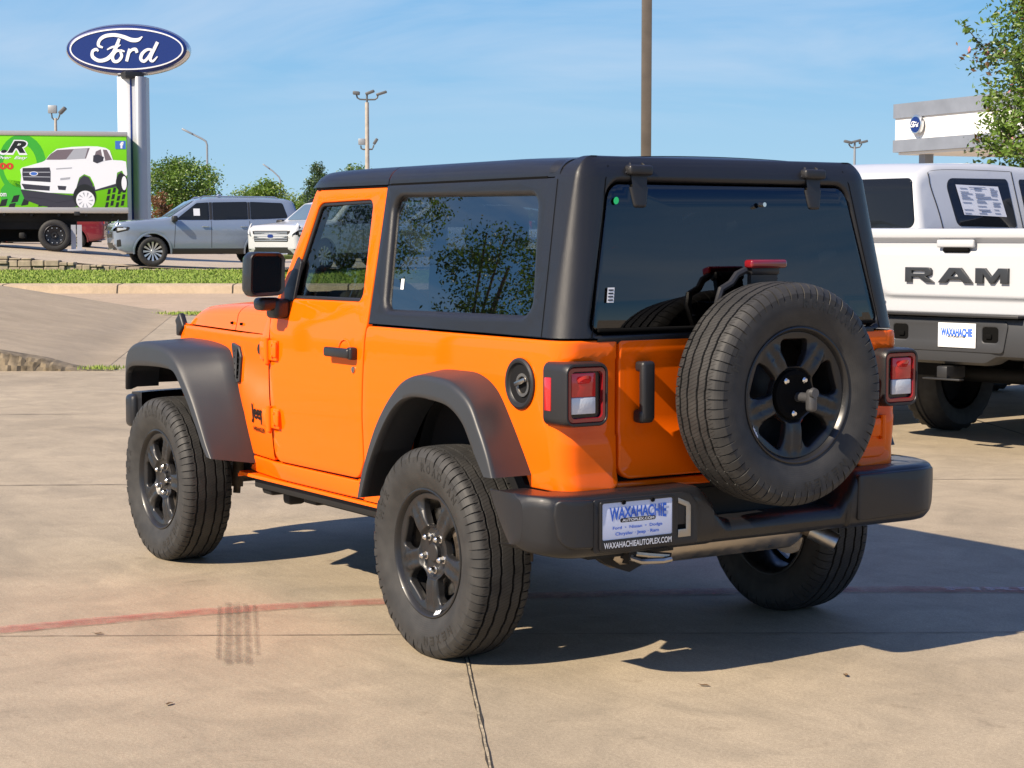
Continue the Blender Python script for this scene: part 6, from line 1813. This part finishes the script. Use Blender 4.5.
def tree(name, label, base, height, crown_c, crown_r, nclump, nleaf, size, mats, seed, cat='tree', group=None, trunk_r=.12, limbs=9, clump_r=.22, forms=None, weights=None, droop=0.0, sprigs=0):
    """trunk and limbs reaching into a crown of leaf clumps; crown_r = (lateral, lateral, vertical) radii"""
    rnd = random.Random(seed)
    o = tag(empty(name, base), label, cat, group)
    m = MB(); cc_ = Vector(crown_c); cr_ = Vector(crown_r)
    top = cc_ + Vector((0,0,cr_.z*.5))
    bend = Vector((rnd.uniform(-.15,.15), rnd.uniform(-.15,.15), 0))*height*.2
    tp = smooth_path([(0,0,-.1), tuple(Vector((top.x*.3,top.y*.3,top.z*.35))+bend), tuple(top*.7), tuple(top)], 14)
    m.tube(tp, [trunk_r*(1.25-1.05*i/13) for i in range(14)], 9)
    centres = []
    for i in range(nclump):
        while True:
            v = Vector((rnd.uniform(-1,1), rnd.uniform(-1,1), rnd.uniform(-1,1)))
            if .0001 < v.length_squared <= 1: break
        rr = v.length; v = v/rr * (rr**.55)
        if forms == 'cone': 
            t = (v.z+1)/2; v = Vector((v.x*(1.05-.95*t), v.y*(1.05-.95*t), v.z))
        lob = 1+.16*math.sin(3.1*math.atan2(v.y, v.x)+seed)+.12*math.sin(5*v.z+seed*2)
        centres.append((cc_+Vector((v.x*cr_.x*lob, v.y*cr_.y*lob, v.z*cr_.z)), v))
    for i in range(limbs):
        c, _ = centres[int(i*len(centres)/limbs)]
        s0 = tp[min(12, 4+int(8*i/limbs))]
        mid = s0*.5+c*.5+Vector((0,0,-.05*cr_.z))
        q = smooth_path([tuple(s0), tuple(mid), tuple(c)], 8); m.tube(q, [trunk_r*(.42-.045*j) for j in range(8)], 6)
    nbase = len(centres)
    for i in range(sprigs):
        c, v = centres[rnd.randrange(nbase)]; e = c+Vector((v.x*cr_.x*.45, v.y*cr_.y*.45, cr_.z*.35*rnd.uniform(.2,1)))
        m.tube([c*.6+s0*.4, c, e], [.012,.009,.004], 5)
        for q in range(5): centres.append((c+(e-c)*(q/4), None))
    m.build('trunk', 'bark', o)
    vs, fs, mi = [], [], []
    for (c, v) in centres:
        kbase = rnd.choices(range(len(mats)), weights=weights)[0]; thin = v is None
        nl = nleaf if not thin else max(6, nleaf//5)
        for j in range(nl):
            sg = clump_r*(1 if not thin else .35)
            p = c + Vector((rnd.gauss(0,1), rnd.gauss(0,1), rnd.gauss(0,.8)))*sg
            k = kbase if rnd.random() < .7 else rnd.choices(range(len(mats)), weights=weights)[0]
            s_ = size*rnd.uniform(.6,1.25)
            ax = Vector((rnd.gauss(0,1), rnd.gauss(0,1), rnd.gauss(-droop,.7))).normalized(); sd = ax.orthogonal().normalized(); sd = Matrix.Rotation(rnd.uniform(0,2*PI),3,ax) @ sd
            nn = ax.cross(sd)
            b_ = len(vs)
            vs += [p-ax*s_*.5, p+sd*s_*.26+nn*s_*.06, p+ax*s_*.55, p-sd*s_*.26+nn*s_*.06]; fs.append((b_,b_+1,b_+2,b_+3)); mi.append(k)
    mm = MB(); mm.v = vs; mm.f = fs; mm.mi = mi
    mm.build('crown', mats, o, sharp=None, recalc=False)
    return o
def tree_at(px, d, top_py, bot_py, half_px, z0=.0, **kw):
    k_ = d/(FOC*1024); P = G(px, d, z0); zt = 1.5045+(HZ-top_py)*k_-z0; zb_ = 1.5045+(HZ-bot_py)*k_-z0
    r_ = half_px*k_
    return tree(base=P, height=zt, crown_c=(0,0,(zt+zb_)/2), crown_r=(r_, r_, (zt-zb_)/2), **kw)
tree_at(182, 95, 161, 224, 35, .4, name='broadleaf_tree', label='dense rounded green tree right of the pylon post', nclump=170, nleaf=80, size=.17, mats=['leaf_a','leaf_b','leaf_c'], seed=3, clump_r=.26, trunk_r=.16)
tree_at(160, 80, 193, 224, 9, .5, name='rust_shrub', label='rust brown shrub in front of the rounded green tree', nclump=26, nleaf=30, size=.16, mats=['leaf_brown','leaf_rust'], seed=8, cat='shrub', clump_r=.12, trunk_r=.04)
tree_at(250, 105, 191, 228, 26, .4, name='broadleaf_tree', label='low green tree above the silver roof, left of the taller one', nclump=90, nleaf=70, size=.17, mats=['leaf_b','leaf_a','leaf_y'], seed=12, clump_r=.25, trunk_r=.12)
tree_at(268, 96, 182, 226, 15, .4, name='broadleaf_tree', label='bright green bushy tree with spiky shoots above the silver roof', nclump=80, nleaf=70, size=.16, mats=['leaf_b','leaf_y','leaf_a'], seed=15, clump_r=.2, trunk_r=.10, sprigs=14)
tree_at(318, 100, 164, 226, 16, .4, name='conifer_tree', label='narrow blue-green tree beside the hardtop front edge', nclump=90, nleaf=70, size=.14, mats=['leaf_blue','leaf_a','leaf_blue'], seed=18, clump_r=.17, trunk_r=.12, forms='cone')
tree_at(296, 112, 196, 226, 14, .4, name='broadleaf_tree', label='low olive tree between the bright bushy tree and narrow blue-green tree', nclump=60, nleaf=60, size=.16, mats=['leaf_y','leaf_b'], seed=21, clump_r=.22, trunk_r=.08)
tree_at(355, 110, 166, 226, 18, .4, name='broadleaf_tree', label='treetop just showing over the hardtop by the floodlight pole', nclump=60, nleaf=60, size=.17, mats=['leaf_a','leaf_c'], seed=23, clump_r=.22, trunk_r=.1)
# crape myrtle on the right
tree_at(1046, 21, -15, 196, 62, 0, name='flowering_tree', label='small-leaved flowering tree with pink blossoms over the white pickup', nclump=150, nleaf=75, size=.070, mats=['leaf_a','leaf_b','leaf_dk','leaf_rust','blossom_pink','leaf_y'], weights=[5,5,2.5,.9,.12,1.5], seed=31, clump_r=.105, trunk_r=.06, limbs=26, sprigs=34)
# trees left of the picture, mirrored in the side glass
tree('shade_tree', 'tall slender shade tree left of the lot', (23.0,11.9,0), 9, (0,0,7.5), (1.0,1.0,1.7), 120, 60, .075, ['leaf_dk','leaf_c','leaf_a'], 41, trunk_r=.12, clump_r=.15, droop=.7, group='trees left of the lot')
tree('shade_tree', 'tall slender shade tree left of the lot', (21.0,13.5,0), 8, (0,0,6.1), (.95,.95,1.35), 110, 60, .075, ['leaf_dk','leaf_c','leaf_a'], 44, trunk_r=.12, clump_r=.15, droop=.6, group='trees left of the lot')
# distant tree belt
m = MB(); rnd = random.Random(77)
for i in range(9000):
    L = rnd.uniform(-110, 110); d = rnd.gauss(190, 5); hmax = 2.6+1.2*math.sin(L*.23)+.9*math.sin(L*.61+1)
    p = GL(L, d, rnd.uniform(0, 1)**.8*hmax); s_ = rnd.uniform(.4,.9); a = Vector((rnd.gauss(0,1),rnd.gauss(0,1),rnd.gauss(0,1))).normalized(); b = a.orthogonal()
    m.add([p-a*s_, p+b*s_*.6, p+a*s_, p-b*s_*.6], [(0,1,2,3)], rnd.choice((0,1,2)))
tag(m.build('treeline', ['leaf_c','leaf_a','leaf_dk'], sharp=None, recalc=False), 'low dark belt of trees along the horizon', 'treeline', kind='stuff')
